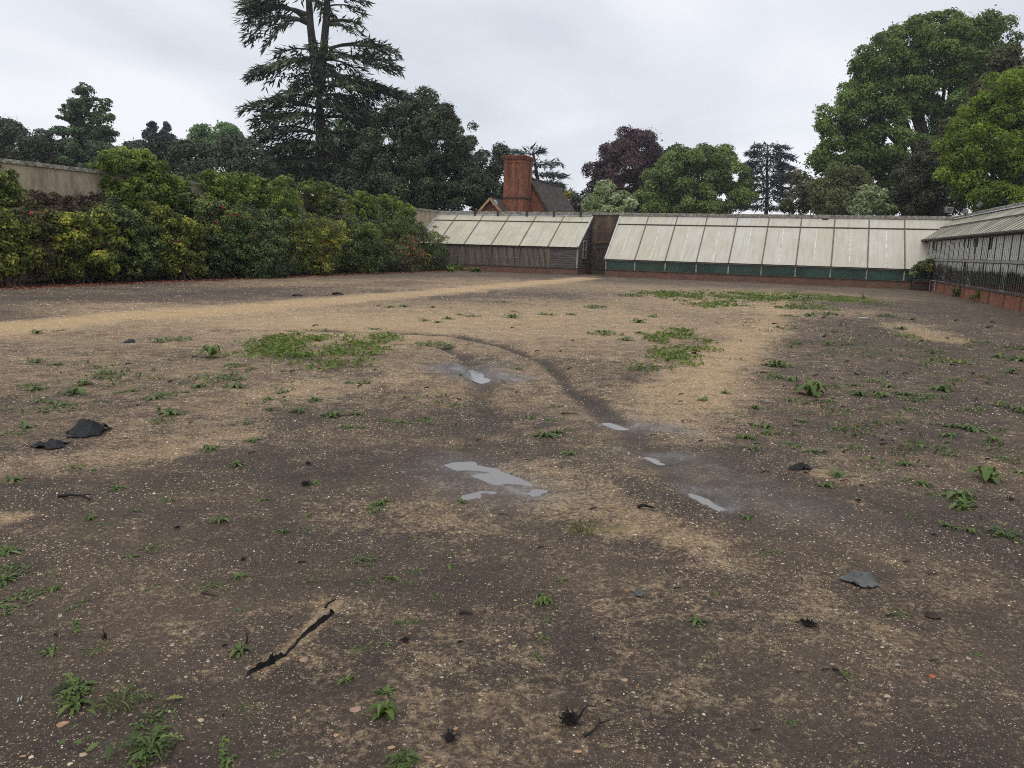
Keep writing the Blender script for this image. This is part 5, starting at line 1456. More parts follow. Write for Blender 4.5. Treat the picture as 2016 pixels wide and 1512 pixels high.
def weed(u, v, half, kind=None, label=None, mat=None, flat=.9):
    p = at(u, v)
    d = math.hypot(p[0], p[1])
    size = (1.12 if label else 1.36) * half / F * math.hypot(d, EYE)
    if kind is None: kind = rw.choices(['rosette', 'mat', 'creep', 'rosette'], k=1)[0]
    if kind in GEN and label is None and size > .32: kind = 'mat'
    me = rw.choice(PROTO[kind])
    o = bpy.data.objects.new('weed', me); link(o)
    zs = size * flat * rw.uniform(.8, 1.15)
    o.location = (p[0], p[1], p[2] - .006); o.scale = (size, size, zs); o.rotation_euler = (0, 0, rw.uniform(0, 6.3))
    tag(o, label or GEN[kind], 'weed', 'weeds dotted over the bare soil', 'thing')
    if mat is not None:
        o.material_slots[0].link = 'OBJECT'; o.material_slots[0].material = mat
    return o


SPECIAL = [
    (151, 1358, 50, 'thistle', 'large jagged-leaved weed low on the left, biggest in the near soil'),
    (151, 1386, 34, 'rosette', 'spreading weed touching the large jagged one from below'),
    (296, 1474, 66, 'thistle', 'long-leaved weed sprawling at the bottom edge, left'),
    (239, 1390, 44, 'grass', 'wispy grass clump between the two big near weeds'),
    (303, 1416, 38, 'mat', 'dark low weed mat above the sprawling bottom-edge weed'),
    (310, 1371, 24, 'creep', 'weed strand beside the fallen bright oak leaf'),
    (792, 1500, 40, 'thistle', 'bushy weed cut by the bottom edge near the centre'),
    (447, 1484, 46, 'creep', 'thin straggling weed near the bottom edge, left of centre'),
    (753, 1408, 28, 'dock', 'upright broad-leaved weed near the bottom, above the cut-off bushy one'),
    (762, 1364, 26, 'rosette', 'weed with outstretched leaves just above the upright broad-leaved one'),
    (681, 1339, 21, 'rosette', 'bright spiky weed right of the buried black strip'),
    (713, 1279, 23, 'mat', 'dull blue-green weed patch right of the black strip\'s top end'),
    (801, 1225, 27, 'creep', 'diagonal strand of weed in the near centre'),
    (1072, 1187, 20, 'dock', 'rounded tight weed clump standing alone near the centre'),
    (1058, 1295, 18, 'rosette', 'compact weed below the rounded clump near the centre'),
    (1149, 1043, 36, 'grass', 'mossy yellow-brown grass tuft between the puddles'),
    (1978, 1054, 36, 'thistle', 'big spiky weed near the right picture edge'),
    (1941, 943, 32, 'dock', 'tall-leaved weed with a black root beside it, right edge'),
    (1899, 994, 26, 'rosette', 'bright weed between the two big right-hand weeds'),
    (1594, 778, 32, 'dock', 'large dock with broad upright leaves on the right side'),
    (1576, 830, 22, 'rosette', 'bright upright weed below the large dock'),
    (1786, 663, 22, 'mat', 'lime-green moss-like weed beside the sandy patch, far right'),
    (1541, 1418, 22, 'mat', 'scattered weed with ragged leaves at the lower right'),
    (1799, 788, 28, 'mat', 'broad green weed mat right of the large dock'),
    (1833, 781, 26, 'mat', 'weed mat joined to the broad one, further right'),
    (417, 704, 24, 'dock', 'tall broad-leaved weed with a wilted base, left of the green patch'),
    (14, 1195, 34, 'mat', 'weed mat cut by the left edge, lowest of three'),
    (21, 1123, 30, 'mat', 'weed mat cut by the left edge, middle of three'),
    (14, 1085, 26, 'rosette', 'weed at the left edge, upper of three'),
    (208, 740, 36, 'mat', 'green weed mat above the black plastic heap'),
    (441, 745, 44, 'mat', 'dense green weed mat below the tall broad-leaved one'),
    (1868, 714, 34, 'mat', 'loose green weed mat right of the lime-green one'),
    (1559, 877, 24, 'mat', 'flat weed mat above the dark plastic scrap, right'),
    (1681, 882, 26, 'mat', 'weed mat beside an upright black twig, right side'),
]
for u, v, h, k, l in SPECIAL:
    weed(u, v, h, k, l, L_weedy if 'lime' in l else (L_weed if k == 'grass' and 'wispy' in l else None), 1.0 if k in ('dock', 'thistle') else .9)
SMALL = """73 656 12;116 651 10;314 674 15;351 669 20;361 703 8;333 709 8;111 719 16;69 713 14;163 757 18;56 759 14;75 767 20;144 776 24;111 804 28;90 792 20;198 792 14;259 771 14;233 773 10;463 762 20;392 762 16;319 780 22;305 785 18;354 773 14;333 814 20;309 830 16;496 727 12;462 720 16;552 774 14;529 786 10;561 797 12;620 788 14;590 809 20;535 807 12;653 818 22;682 842 12;462 837 10;486 835 10;500 868 16;413 887 16;467 913 14;52 842 18;31 854 16;142 920 16;180 929 14;28 946 18;291 913 8;75 960 10;229 962 12;330 983 10;517 984 12;623 951 12;583 910 8
745 603 8;768 605 10;797 604 12;851 606 8;835 632 10;861 635 10;882 628 12;906 620 8;931 623 14;992 595 7;971 576 9;1011 613 8;1007 625 18;1078 620 16;1125 620 10;1174 606 20;1240 583 18;1307 578 20;1257 635 18;1191 658 26;1229 670 18;1257 656 12;1285 625 12;1127 670 8;1103 691 8;1174 698 10;740 653 20;842 679 24;880 682 16;908 738 8;1019 727 8;1082 729 10;1004 780 6;1004 768 6;896 799 12;917 800 8;936 797 8;950 820 8;761 827 14;792 832 16;834 830 14;842 824 8;705 842 16;702 816 20;705 755 22;1063 797 8;1096 800 12;1042 823 18;1087 828 14;1108 826 8;1075 858 22;1096 851 14;1122 847 12;1139 863 10;870 859 14;1122 894 16;1042 905 8;728 964 12;750 991 20;907 988 12;778 924 8;1163 927 10;1268 729 24
1566 589 26;1556 608 22;1554 623 16;1594 623 12;1630 620 20;1743 623 16;1774 648 14;1568 678 14;1634 680 14;1674 679 10;1696 688 10;1726 696 8;1774 700 8;1528 721 24;1528 741 20;1561 750 18;1594 745 10;1637 792 12;1694 778 18;1733 781 18;1778 776 16;1854 767 22;1837 693 16;1885 748 14;1934 674 14;1993 686 18;1965 703 16;2007 710 18;1990 734 14;1990 804 28;1908 807 18;1941 806 12;1872 840 16;1913 846 22;1972 847 14;1868 858 16;1825 833 12;1957 868 14;1486 804 14;1469 821 10;1486 839 14;1510 842 16;1510 854 14;1467 863 18;1479 884 16;1495 894 10;1536 894 12;1599 889 20;1651 847 12;1734 835 10;1769 832 12;1872 898 10;1984 906 18;1778 915 16;1736 924 10;1785 945 14;1814 953 14;1623 957 16;1653 938 20;1693 939 10;1840 976 16;1889 979 28;2007 931 12;1427 774 12;1384 788 14;1422 882 10;1726 752 18;1750 762 14;1684 759 14;1646 762 16;1792 807 14
176 1022 12;206 1031 12;97 998 8;269 1006 8;431 1026 18;329 982 8;7 1144 20;58 1170 22;109 1160 16;109 1126 14;255 1096 13;299 1077 16;435 1080 12;604 1017 11;556 1045 11;604 1043 13;475 1137 17;336 1123 5;298 1156 13;419 1158 18;151 1191 18;146 1235 20;102 1281 18;185 1276 18;472 1202 10;472 1281 20;607 1262 14;630 1126 14;655 1128 10;613 1144 8;192 1313 8;489 1388 16;489 1420 10;546 1487 16;618 1462 10;694 1279 10
730 1003 20;750 992 16;906 987 12;815 1059 9;714 1103 20;730 1147 14;769 1138 16;806 1145 18;813 1126 16;854 1177 16;873 1161 7;885 1115 15;905 1137 10;936 1139 8;952 1182 12;885 1091 8;1079 1223 10;1067 1256 12;1105 1144 12;741 1240 14;762 1267 10;829 1430 14;989 1260 10;1174 1026 12
1469 1020 14;1520 1087 16;1372 1223 18;1564 1221 9;1663 1327 16;1770 1207 16;1883 1205 11;1886 1040 26;1897 1001 24;1793 1019 14;1745 1006 10;1921 1290 10;1700 1480 10;1877 1084 6;1409 1172 8"""
for row in SMALL.replace('\n', ';').split(';'):
    u, v, h = map(float, row.split()); weed(u, v, h * 1.08)

L_cover = mat_leaf('cover_leaf', (0.045, 0.07, 0.015), (0.09, 0.13, 0.025), (0.15, 0.185, 0.045), .5, .3)
# ground cover of weeds too dense to count
def cover(name, label, ells, dens, leaf, mat, seed, hh=.05):
    rng = np.random.default_rng(seed); Cs = []
    for (u, v, ru, rv) in ells:
        p = gnd(u, v); px_ = gnd(u + ru, v); py = gnd(u, v - rv); pz = gnd(u, v + rv)
        rx = np.hypot(*(px_ - p)[:2]); ry = np.hypot(*(py - pz)[:2]) / 2; c = (py[:2] + pz[:2]) / 2
        k = int(dens * rx * ry * 3.14)
        r = np.sqrt(rng.random(k)) * (1 + .25 * rng.normal(size=k)); th_ = rng.uniform(0, 6.283, k)
        xy = c[None] + np.column_stack([r * np.cos(th_) * rx, r * np.sin(th_) * ry])
        keep = fbm(xy[:, 0] / .5, xy[:, 1] / .5, 4, seed) > .47
        Cs.append(xy[keep])
    xy = np.concatenate(Cs); m_ = 7; n = len(xy)
    xy = np.repeat(xy, m_, 0) + rng.normal(0, .065, (n * m_, 2)); n = len(xy)
    h = rng.random(n) * hh
    C = np.column_stack([xy, gz(xy[:, 0], xy[:, 1]) + .012 + h])
    N = rng.normal(0, .55, (n, 3)) + np.array([0, 0, 1.0])
    L = leaf * rng.uniform(.6, 1.4, n)
    V, Q, T = leaf_quads(C, N, L, L * rng.uniform(.3, .5, n), np.clip(.5 + rng.normal(0, .22, n), 0, 1), rng, .1)
    tag(part(name, np_mesh(name, V, Q, {'tint': T}), mat), label, 'ground cover', kind='stuff')


cover('ground_cover', 'large green weed patch on the left of the curved wheel track', [(560, 675, 70, 18), (620, 668, 80, 10), (530, 690, 50, 14), (640, 705, 60, 16), (700, 690, 60, 22), (600, 690, 60, 20), (740, 670, 50, 10), (670, 725, 34, 12), (720, 708, 30, 12)], 60, .075, L_cover, 61)
cover('ground_cover', 'green weed patch along the right of the pale gravel, centre right', [(1335, 668, 40, 14), (1345, 686, 50, 16), (1320, 705, 36, 14), (1280, 728, 26, 12), (1305, 732, 24, 12), (1330, 655, 24, 8), (1290, 668, 20, 8)], 60, .08, L_cover, 62)
cover('ground_cover', 'far green weed strip before the long greenhouse', [(1380, 586, 70, 8), (1470, 584, 60, 8), (1430, 600, 60, 6), (1300, 580, 40, 5), (1500, 592, 30, 6), (1380, 600, 40, 6)], 19, .10, L_cover, 63, .06)
cover('ground_cover', 'mossy yellow-green sheet of low growth at the far right', [(1600, 587, 75, 10), (1560, 600, 34, 12), (1650, 588, 50, 7)], 36, .06, L_cover, 64, .02)
cover('ground_cover', 'fine sparse seedlings over the right half of the soil', [(1900, 700, 130, 60), (1650, 690, 140, 50), (1700, 850, 240, 60), (1560, 800, 60, 90), (1880, 900, 140, 60)], 7, .055, L_weed, 65, .03)
cover('ground_cover', 'fine sparse seedlings over the left half of the soil', [(150, 780, 180, 60), (450, 780, 200, 60), (250, 720, 250, 30), (900, 800, 150, 60), (150, 1150, 160, 100), (250, 1400, 200, 100)], 4.5, .05, L_weed, 66, .03)

# plants at the foot of the greenhouses
def foot_plant(u, v, hpx, wpx, label, mat, seed, depth=None):
    rng = np.random.default_rng(seed); p = at(u, v); D = p[1]; s = D / F
    t = thing('foot_plant', label, 'plant', p, 'self-sown plants at the foot of the right greenhouse' if u > 1700 else 'self-sown plants at the slatted greenhouse')
    c = p + np.array([0, .05, hpx * s * .5])
    foliage_part('foliage', t, mat, crown_leaves([(c, (wpx * s, .18, hpx * s * .55))], int(500 + wpx * 30), .12, .09, rng))
    m = MB()
    for i in range(4): m.tube([p + rng.normal(0, .04, 3) * [1, 1, 0] - [0, 0, .04], c + rng.normal(0, .12, 3)], [.008, .004], 4)
    m.build('stem', M_twig, t)
    return t


foot_plant(1905, 586, 22, 26, 'low dry-leaved plant against the pier of the right greenhouse', L_olive, 71)
foot_plant(1940, 594, 22, 20, 'ragged dark green plant with yellow tips by the right greenhouse', L_climbd, 72)
foot_plant(1952, 588, 30, 10, 'thin tall-stemmed plant against the red base bricks', L_climbd, 76)
t_ = foot_plant(1990, 602, 34, 18, 'bushy plant with one red flower by the right greenhouse', L_climbd, 73)
o = bpy.data.objects.new('flower', FLOWER); link(o); o.parent = t_; o.location = (-.02, -.22, .62); o.scale = (.8,) * 3; o.rotation_euler = (1.0, 0, 0)
o.material_slots[0].link = 'OBJECT'; o.material_slots[0].material = M_coral
foot_plant(2014, 610, 26, 16, 'bright green plant cut by the right picture edge', L_climb, 74)
foot_plant(888, 536, 16, 9, 'green plant at the left end of the slatted front', L_climb, 75)
foot_plant(906, 533, 10, 8, 'small green plant under the slats, second from the left', L_climb, 77)
foot_plant(938, 536, 7, 12, 'low sparse plant under the slats, furthest along', L_climbd, 78)

# ------------------------------------------------------------------ bench with potted shrubs, edging board and pipe frame
M_pot = mat_noise('black_plastic_pot', (.018, .018, .02), (.035, .035, .038), 5, .5, bump=0)
M_bench = mat_noise('dark_bench_wood', (.03, .027, .026), (.07, .062, .056), 5, .8, (1, 1, 6), .3)
M_conc = mat_noise('grey_concrete', (.22, .20, .17), (.40, .37, .32), 6, .9, bump=.4)
M_galv = mat_noise('galvanised_tube', (.38, .38, .37), (.55, .55, .54), 6, .5, bump=0)
pa = 44.6
q0, _ = onA(1793, 560, pa); q1, _ = onA(1836, 560, pa)
bt = thing('bench', 'dark low wooden bench in the corner carrying potted shrubs', 'bench', G(pa + .3, (q0 + q1) / 2, 0))
m = MB()
for i in range(4): m.gbox(pa + .02 + i * .16, pa + .16 + i * .16, q0, q1, .53, .575)
m.build('seat', M_bench, bt)
MB().gbox(pa + .03, pa + .06, q0 + .12, q1 - .12, .42, .527).build('apron', M_bench, bt)
for aa in (pa + .04, pa + .56):
    for qq in (q0 + .05, q1 - .13): MB().gbox(aa, aa + .08, qq, qq + .08, -.03, .529).build('leg', M_bench, bt)
MB().gbox(pa + .05, pa + .08, q0 + .14, q1 - .14, .12, .18).build('rail', M_bench, bt)


def lathe(mb, c, prof, seg=14):
    n0 = len(mb.v)
    for r, z in prof:
        for k in range(seg): mb.v.append((c[0] + r * math.cos(6.2832 * k / seg), c[1] + r * math.sin(6.2832 * k / seg), c[2] + z))
    for i in range(len(prof) - 1):
        for k in range(seg):
            a = n0 + i * seg + k; b = n0 + i * seg + (k + 1) % seg; mb.f.append((a, b, b + seg, a + seg))
    mb.f.append(tuple(n0 + k for k in range(seg - 1, -1, -1)))
    return mb


def potted(u, r, h, lobes, label, mat, seed, n):
    b, _ = onA(u, 545, pa + .3); c = np.array(G(pa + .3, b, .577))
    t = thing('potted_shrub', label, 'potted plant', c, 'potted shrubs on the bench')
    lathe(MB(), c, [(r * .78, 0), (r, h * .92), (r * 1.07, h * .92), (r * 1.07, h), (r * .93, h), (r * .9, h - .04), (.01, h - .04)]).build('pot', M_pot, t)
    rng = np.random.default_rng(seed)
    L = [(c + np.array([x, 0, z]), (rr, rr, rz)) for x, z, rr, rz in lobes]
    foliage_part('foliage', t, mat, crown_leaves(L, n, .13, .085, rng))
    m = MB()
    for l in L: m.tube([c + [0, 0, h - .05], (c + l[0]) / 2 + [0.03, 0, .1], l[0]], [.018, .012, .006], 5)
    m.build('stem', M_twig, t)


potted(1809, .17, .26, [(0, .62, .24, .26), (-.1, .5, .2, .2), (.12, .75, .18, .2)], 'yellow-green potted shrub on the left of the bench', L_olive, 81, 1500)
potted(1829, .19, .28, [(0, .68, .28, .28), (.14, .85, .2, .2), (-.1, .6, .2, .22), (.22, .6, .16, .2)], 'fuller yellow-green potted shrub on the right of the bench', L_camy, 82, 2000)
potted(1798, .10, .14, [(0, .25, .13, .12)], 'small pale potted seedling at the bench end', L_pale, 83, 260)
p0 = at(1832, 571); p1 = at(1872, 580)
eb = thing('edging_board', 'pale edging slab lying on the soil in front of the bench corner', 'slab', p0)
d = (p1 - p0); d /= np.linalg.norm(d)
MB().bar(p0 + [0, 0, .03], p1 + [0, 0, .03], .22, .06).build('slab', M_conc, eb)
pf = thing('pipe_frame', 'thin pale pipe frame standing at the end of the bench', 'frame', at(1830, 572))
b0 = at(1829, 573); b1 = at(1839, 575)
m = MB().tube([b0, b0 + [0, 0, .52], b0 + [.03, 0, .56], b1 + [-.03, 0, .56], b1 + [0, 0, .52], b1 + [0, 0, .05]], [.014] * 6, 6)
m.build('tube', M_galv, pf)

# ------------------------------------------------------------------ litter, roots, sticks, stones
M_tarp = mat_noise('black_weed_membrane', (.007, .0075, .008), (.02, .021, .023), 14, .5, bump=.5, spec=.25)
M_tarpg = mat_noise('grey_dusty_membrane', (.06, .065, .062), (.13, .135, .125), 7, .5, bump=.3, spec=.5)
M_root = mat_noise('black_dead_root', (.010, .008, .008), (.03, .024, .02), 10, .9, bump=0)
M_stick = mat_noise('brown_stick', (.035, .026, .02), (.09, .066, .05), 10, .9, bump=0)


def crumple(name, label, cat, u, v, hw, hh, height, mat, seed, aspect=1.0, rot=0.0, folds=5, edge=.25):
    """thin crumpled sheet of real thickness lying on the ground"""
    rng = np.random.default_rng(seed); c = at(u, v); s = math.hypot(math.hypot(c[0], c[1]), EYE) / F
    rx = hw * s; ry = hh * s * aspect
    n = 26; g = np.linspace(-1, 1, n); X, Y = np.meshgrid(g, g)
    rad = np.maximum(np.abs(X), np.abs(Y)) / (np.hypot(X, Y) + 1e-6)
    X, Y = X * rad ** .6, Y * rad ** .6
    k = 1 + edge * (fbm(np.arctan2(Y, X) * 1.7 + 5, np.full_like(X, seed * 3.1), 3, seed) - .5) * 2
    X, Y = X * k, Y * k
    h = np.zeros_like(X)
    for q in range(folds):
        an = rng.uniform(0, 3.14); of = rng.uniform(-.7, .7)
        dd = np.abs(X * math.cos(an) + Y * math.sin(an) - of)
        h += rng.uniform(.3, 1.0) * np.clip(1 - dd / rng.uniform(.2, .5), 0, 1)
    h = np.sqrt(h) * (.5 + fbm(X * 2.3 + 9, Y * 2.3 + seed, 3, seed)); h *= np.clip(1.35 - 1.25 * np.hypot(X, Y) ** 2, 0.04, 1) ** .7; h = np.minimum(h, np.percentile(h, 90) + .15 * h); h = h / max(h.max(), .01) * height
    cx, sx_ = math.cos(rot), math.sin(rot)
    wx = c[0] + (X * rx * cx - Y * ry * sx_); wy = c[1] + (X * rx * sx_ + Y * ry * cx)
    wz = gz(wx, wy) + .006 + h + .004 * rng.random(h.shape)
    V = np.stack([wx, wy, wz], -1).reshape(-1, 3)
    i, j = np.meshgrid(np.arange(n - 1), np.arange(n - 1), indexing='ij')
    Q = np.stack([i * n + j, i * n + j + 1, (i + 1) * n + j + 1, (i + 1) * n + j], -1).reshape(-1, 4)
    me = np_mesh(name, V - c, Q)
    o = bpy.data.objects.new(name, me); me.materials.append(mat); link(o); o.location = c
    md = o.modifiers.new('thickness', 'SOLIDIFY'); md.thickness = .003
    return tag(o, label, cat, 'torn plastic on the soil', 'thing')


o = crumple('plastic_sheet', 'largest crumpled black plastic heap lying on the soil at the left', 'plastic sheet', 176, 850, 30, 17, .10, M_tarp, 91, 2.0, .2, 14, .2)
crumple('plastic_sheet', 'long thin tail of black plastic beside the crumpled heap', 'plastic sheet', 146, 852, 12, 4, .03, M_tarp, 92, 2.2, .5)
crumple('plastic_scrap', 'torn curled black scrap left below the crumpled heap', 'plastic scrap', 98, 880, 25, 7, .05, M_tarp, 93, 2.6, .1, 6, .4)
crumple('plastic_scrap', 'flat black plastic scrap with a raised corner, right of the wet mud', 'plastic scrap', 1577, 923, 20, 6, .035, M_tarp, 94, 2.6, -.2, 5, .4)
crumple('plastic_scrap', 'grey crumpled plastic scrap alone in the lower right', 'plastic scrap', 1693, 1146, 25, 15, .05, M_tarpg, 95, 1.9, .3, 6, .2)
crumple('plastic_scrap', 'small grey rectangular scrap right of the centre', 'plastic scrap', 1259, 1170, 8, 7, .008, M_tarpg, 96, 1.7, -.3, 2, .1)
crumple('plastic_scrap', 'small black scrap left of the green patch', 'plastic scrap', 256, 674, 9, 4, .04, M_tarp, 97, 3, .1, 4, .4)
crumple('plastic_scrap', 'dark leaf-shaped scrap in the lower right', 'plastic scrap', 1836, 1214, 12, 6, .01, M_stick, 98, 1.8, .1, 2, .2)

# torn edge of buried membrane
rng = np.random.default_rng(12)
pl = [(484, 1330), (512, 1318), (533, 1308), (540, 1300), (560, 1292), (580, 1270), (600, 1248), (622, 1234), (645, 1216), (657, 1208)]
P3 = np.array([at(u, v) for u, v in pl]); tt = np.linspace(0, 1, 60); xs = np.interp(tt, np.linspace(0, 1, len(pl)), P3[:, 0]); ys = np.interp(tt, np.linspace(0, 1, len(pl)), P3[:, 1])
m = MB()
for i, (x, y) in enumerate(zip(xs, ys)):
    t = i / 59; hgt = .008 + .05 * abs(fbm(t * 26, 3.3, 4, 5)) ** 1.5 * .75 * (1 if (t < .42 or t > .62) else .2) + (.02 if .2 < t < .27 else 0)
    z = float(gz(x, y)); wv = .02 * (fbm(t * 14, 9.1, 2, 9) - .5)
    m.v += [(x + wv - .003, y - wv - .005, z - .004), (x + wv + .002, y + wv, z + hgt), (x + wv + .008, y + wv + .006, z + hgt * .5), (x + wv + .011, y + .008, z - .006)]
    if i:
        a = 4 * (i - 1)
        for k in range(3): m.f.append((a + k, a + k + 1, a + k + 5, a + k + 4))
o = m.build('plastic_strip', M_tarp); tag(o, 'long ragged black strip of buried membrane breaking the near soil', 'plastic strip', 'torn plastic on the soil', 'thing')


def stick(u0, v0, u1, v1, r, label, h=.02, mat=None, mid=.0, fork=True, seed=0, group=None, name='stick', cat='stick'):
    rng = np.random.default_rng(seed + int(u0 * 7 + v0)); p = at(u0, v0); q = at(u1, v1)
    ln = np.linalg.norm(q - p); up = np.array([0, 0, 1.0])
    side = np.cross((q - p) / (ln + 1e-6), up)
    pts = [p + up * r * .7]
    for k in (.3, .6): pts.append(p * (1 - k) + q * k + up * (r + h * .5 * math.sin(3.14 * k)) + side * rng.normal(mid, .08) * ln)
    pts.append(q + up * (r * .6 + h * .3))
    m = MB().tube(pts, [r, r * .85, r * .7, r * .35], 6)
    if fork:
        e = pts[2] + side * rng.choice([-1, 1]) * ln * .13 + (q - p) * .16 + up * .005
        m.tube([pts[2], e], [r * .55, r * .25], 5)
    o = m.build(name, mat or M_stick); return tag(o, label, cat, group, 'thing')


def rootball(u, v, half, label, seed, tall=1.0, n=40, name='dead_root', up_bias=.4):
    rng = np.random.default_rng(seed); c = at(u, v); s = math.hypot(math.hypot(c[0], c[1]), EYE) / F * half
    m = MB()
    for i in range(n):
        d = unit(rng.normal(size=3) * [1, 1, .5] + [0, 0, up_bias]); d[2] = abs(d[2]) * tall
        k = rng.uniform(.2, 1.0) ** 1.3 * (1.25 if i % 7 == 0 else .8)
        p = c + np.array([rng.normal(0, .25) * s, rng.normal(0, .25) * s, .01]); q = p + d * s * k
        m.tube([p, (p + q) / 2 + rng.normal(0, .1, 3) * s, q], [.11 * s * rng.uniform(.3, 1.2), .06 * s, .012 * s], 4, cap=False)
    o = m.build(name, M_root); return tag(o, label, 'dead root', 'dead roots on the soil', 'thing')


rootball(1122, 1420, 24, 'biggest black tangled root clump, low in the centre', 31, .8, 110, up_bias=.2)
rootball(479, 1106, 9, 'upright black root stub in the left middle', 32, 1.8, 26, up_bias=1.2)
rootball(208, 1262, 10, 'forked black root stub standing by a small weed at the left', 33, 2.6, 14, up_bias=1.6)
rootball(350, 1041, 9, 'small black spiky root tuft left of the middle', 34, .9, 34)
rootball(606, 915, 10, 'curled black root beside two sprouts, left of the puddle', 35, .9, 34)
rootball(600, 955, 16, 'loose thin black root tangle below the curled one', 36, .7, 30)
rootball(798, 1264, 12, 'low black root lump near the centre weeds', 37, .6, 50)
rootball(885, 1456, 20, 'flat black root lump at the bottom, left of the biggest clump', 38, .35, 60)
rootball(1590, 1230, 20, 'brownish root with a stalk at the lower right', 39, .5, 50)
rootball(1990, 985, 8, 'black root nub at the right edge', 40, 1.1, 30)
rootball(1840, 1056, 6, 'tiny black root nub right of the grey scrap', 41, .7, 24)
rootball(1690, 988, 10, 'black root crumb near the small sandy spot, right', 42, .6, 24)
rootball(1682, 860, 6, 'upright black twiggy root beside a weed mat, right', 43, 2.8, 12, up_bias=1.6)
rootball(1918, 930, 7, 'black forked root rising behind the tall-leaved weed', 44, 2.4, 12, up_bias=1.6)
rootball(1700, 588, 5, 'lone dark stub standing far off on the right', 45, 2.2, 12, up_bias=1.6)
stick(1256, 1000, 1290, 1006, .012, 'curved black stick right of the main puddle', .035, M_root)
stick(1150, 1452, 1200, 1424, .0045, 'thin curved dark stick right of the biggest root clump', .03, M_root)
stick(1140, 1414, 1172, 1400, .004, 'thin dark stalk poking out of the biggest root clump', .05, M_root)
stick(115, 979, 180, 988, .010, 'dark forked stick lying at the left', .02, M_root)
stick(655, 581, 676, 582, .05, 'short dark log far off before the shrubs, further along', .02, M_root, fork=False)
stick(576, 583, 596, 584, .03, 'thin dark log far off before the shrubs, nearer one', .02, M_root, fork=False)
stick(1690, 628, 1716, 629, .03, 'pale fallen stick far off on the dark soil', .01, M_galv, fork=False)
stick(1105, 815, 1140, 817, .010, 'thin dark twig left of the small round puddle', .01)
stick(905, 1208, 932, 1213, .010, 'short brown stick near the single centre weed', .008, fork=False)
stick(397, 1168, 430, 1176, .006, 'thin reddish twig at the left middle', .01, fork=False)
stick(1640, 1318, 1668, 1345, .006, 'thin dark twig beside a straggling lower-right weed', .02)
stick(640, 1198, 662, 1184, .006, 'fine twig at the top end of the black strip', .02, M_root)
stick(485, 1268, 492, 1255, .004, 'tiny upright twig left of the black strip', .05, M_root, fork=False)
for (u_, v_, l_) in ((37, 1377, 'pale bleached stalk piece, lower of a pair at the far left'), (43, 1374, 'pale bleached stalk piece, upper of a pair at the far left')):
    p = at(u_, v_) + np.array([0, 0, .006]); o = MB().tube([p, p + np.array([.007, -.012, .003]), p + np.array([.013, -.026, .002])], [.0026, .0024, .002], 6).build('stick', M_galv); tag(o, l_, 'stick', None, 'thing')
rk = random.Random(8)
for i in range(110):
    z = rk.random()
    if z < .45: u, v = rk.uniform(1480, 1960), rk.uniform(600, 960)
    elif z < .75: u, v = rk.uniform(80, 1400), rk.uniform(575, 900)
    else: u, v = rk.uniform(30, 1980), rk.uniform(900, 1480)
    d = math.hypot(*gnd(u, v)[:2]); lp = rk.uniform(5, 16) * (1.2 if v > 900 else 1); an = rk.uniform(-.5, .5) if rk.random() < .8 else rk.uniform(.8, 2.2)
    stick(u, v, u + lp * math.cos(an), v + lp * .5 * math.sin(an), max(.004, .0009 * d), 'small dark twig lying on the bare soil', .002 + .0012 * d, M_root if i % 2 else M_stick, fork=(i % 3 == 0), seed=i, group='twigs strewn over the bare soil', name='twig', cat='twig')

# stones
M_ston = [mat_noise('orange_flint', (.36, .21, .115), (.52, .33, .20), 9, .6, bump=.2), mat_noise('buff_flint', (.38, .27, .16), (.58, .46, .30), 9, .6, bump=.2),
          mat_noise('grey_pebble', (.24, .22, .19), (.40, .37, .33), 9, .7, bump=.2), mat_noise('pink_stone', (.32, .20, .15), (.44, .29, .22), 9, .7, bump=.2), mat_noise('red_sherd', (.52, .10, .05), (.62, .16, .08), 9, .6, bump=0)]


def stone_mesh(rng, n=1, r=None, flat=.5):
    pass


def stone(u, v, hw, m, label, seed, flat=.42, elong=1.7):
    hw *= .82
    rng = np.random.default_rng(seed); c = at(u, v); s = math.hypot(math.hypot(c[0], c[1]), EYE) / F * hw
    import bmesh
    bm = bmesh.new(); bmesh.ops.create_icosphere(bm, subdivisions=2, radius=1)
    ax = unit(rng.normal(size=(7, 3))); of = rng.uniform(.4, .85, 7)
    for vv in bm.verts:
        p = np.array(vv.co)
        for a_, o_ in zip(ax, of):
            d_ = p @ a_
            if d_ > o_: p = p - a_ * (d_ - o_)
        vv.co = Vector((p[0] * s, p[1] * s / elong * 1.1, p[2] * s * flat))
    me = bpy.data.meshes.new('stone'); bm.to_mesh(me); bm.free(); me.materials.append(M_ston[m])
    o = bpy.data.objects.new('stone', me); link(o); o.location = c + np.array([0, 0, s * flat * .25]); o.rotation_euler = (0, 0, rng.uniform(-.5, .5))
    return tag(o, label, 'stone', 'larger stones on the soil', 'thing')


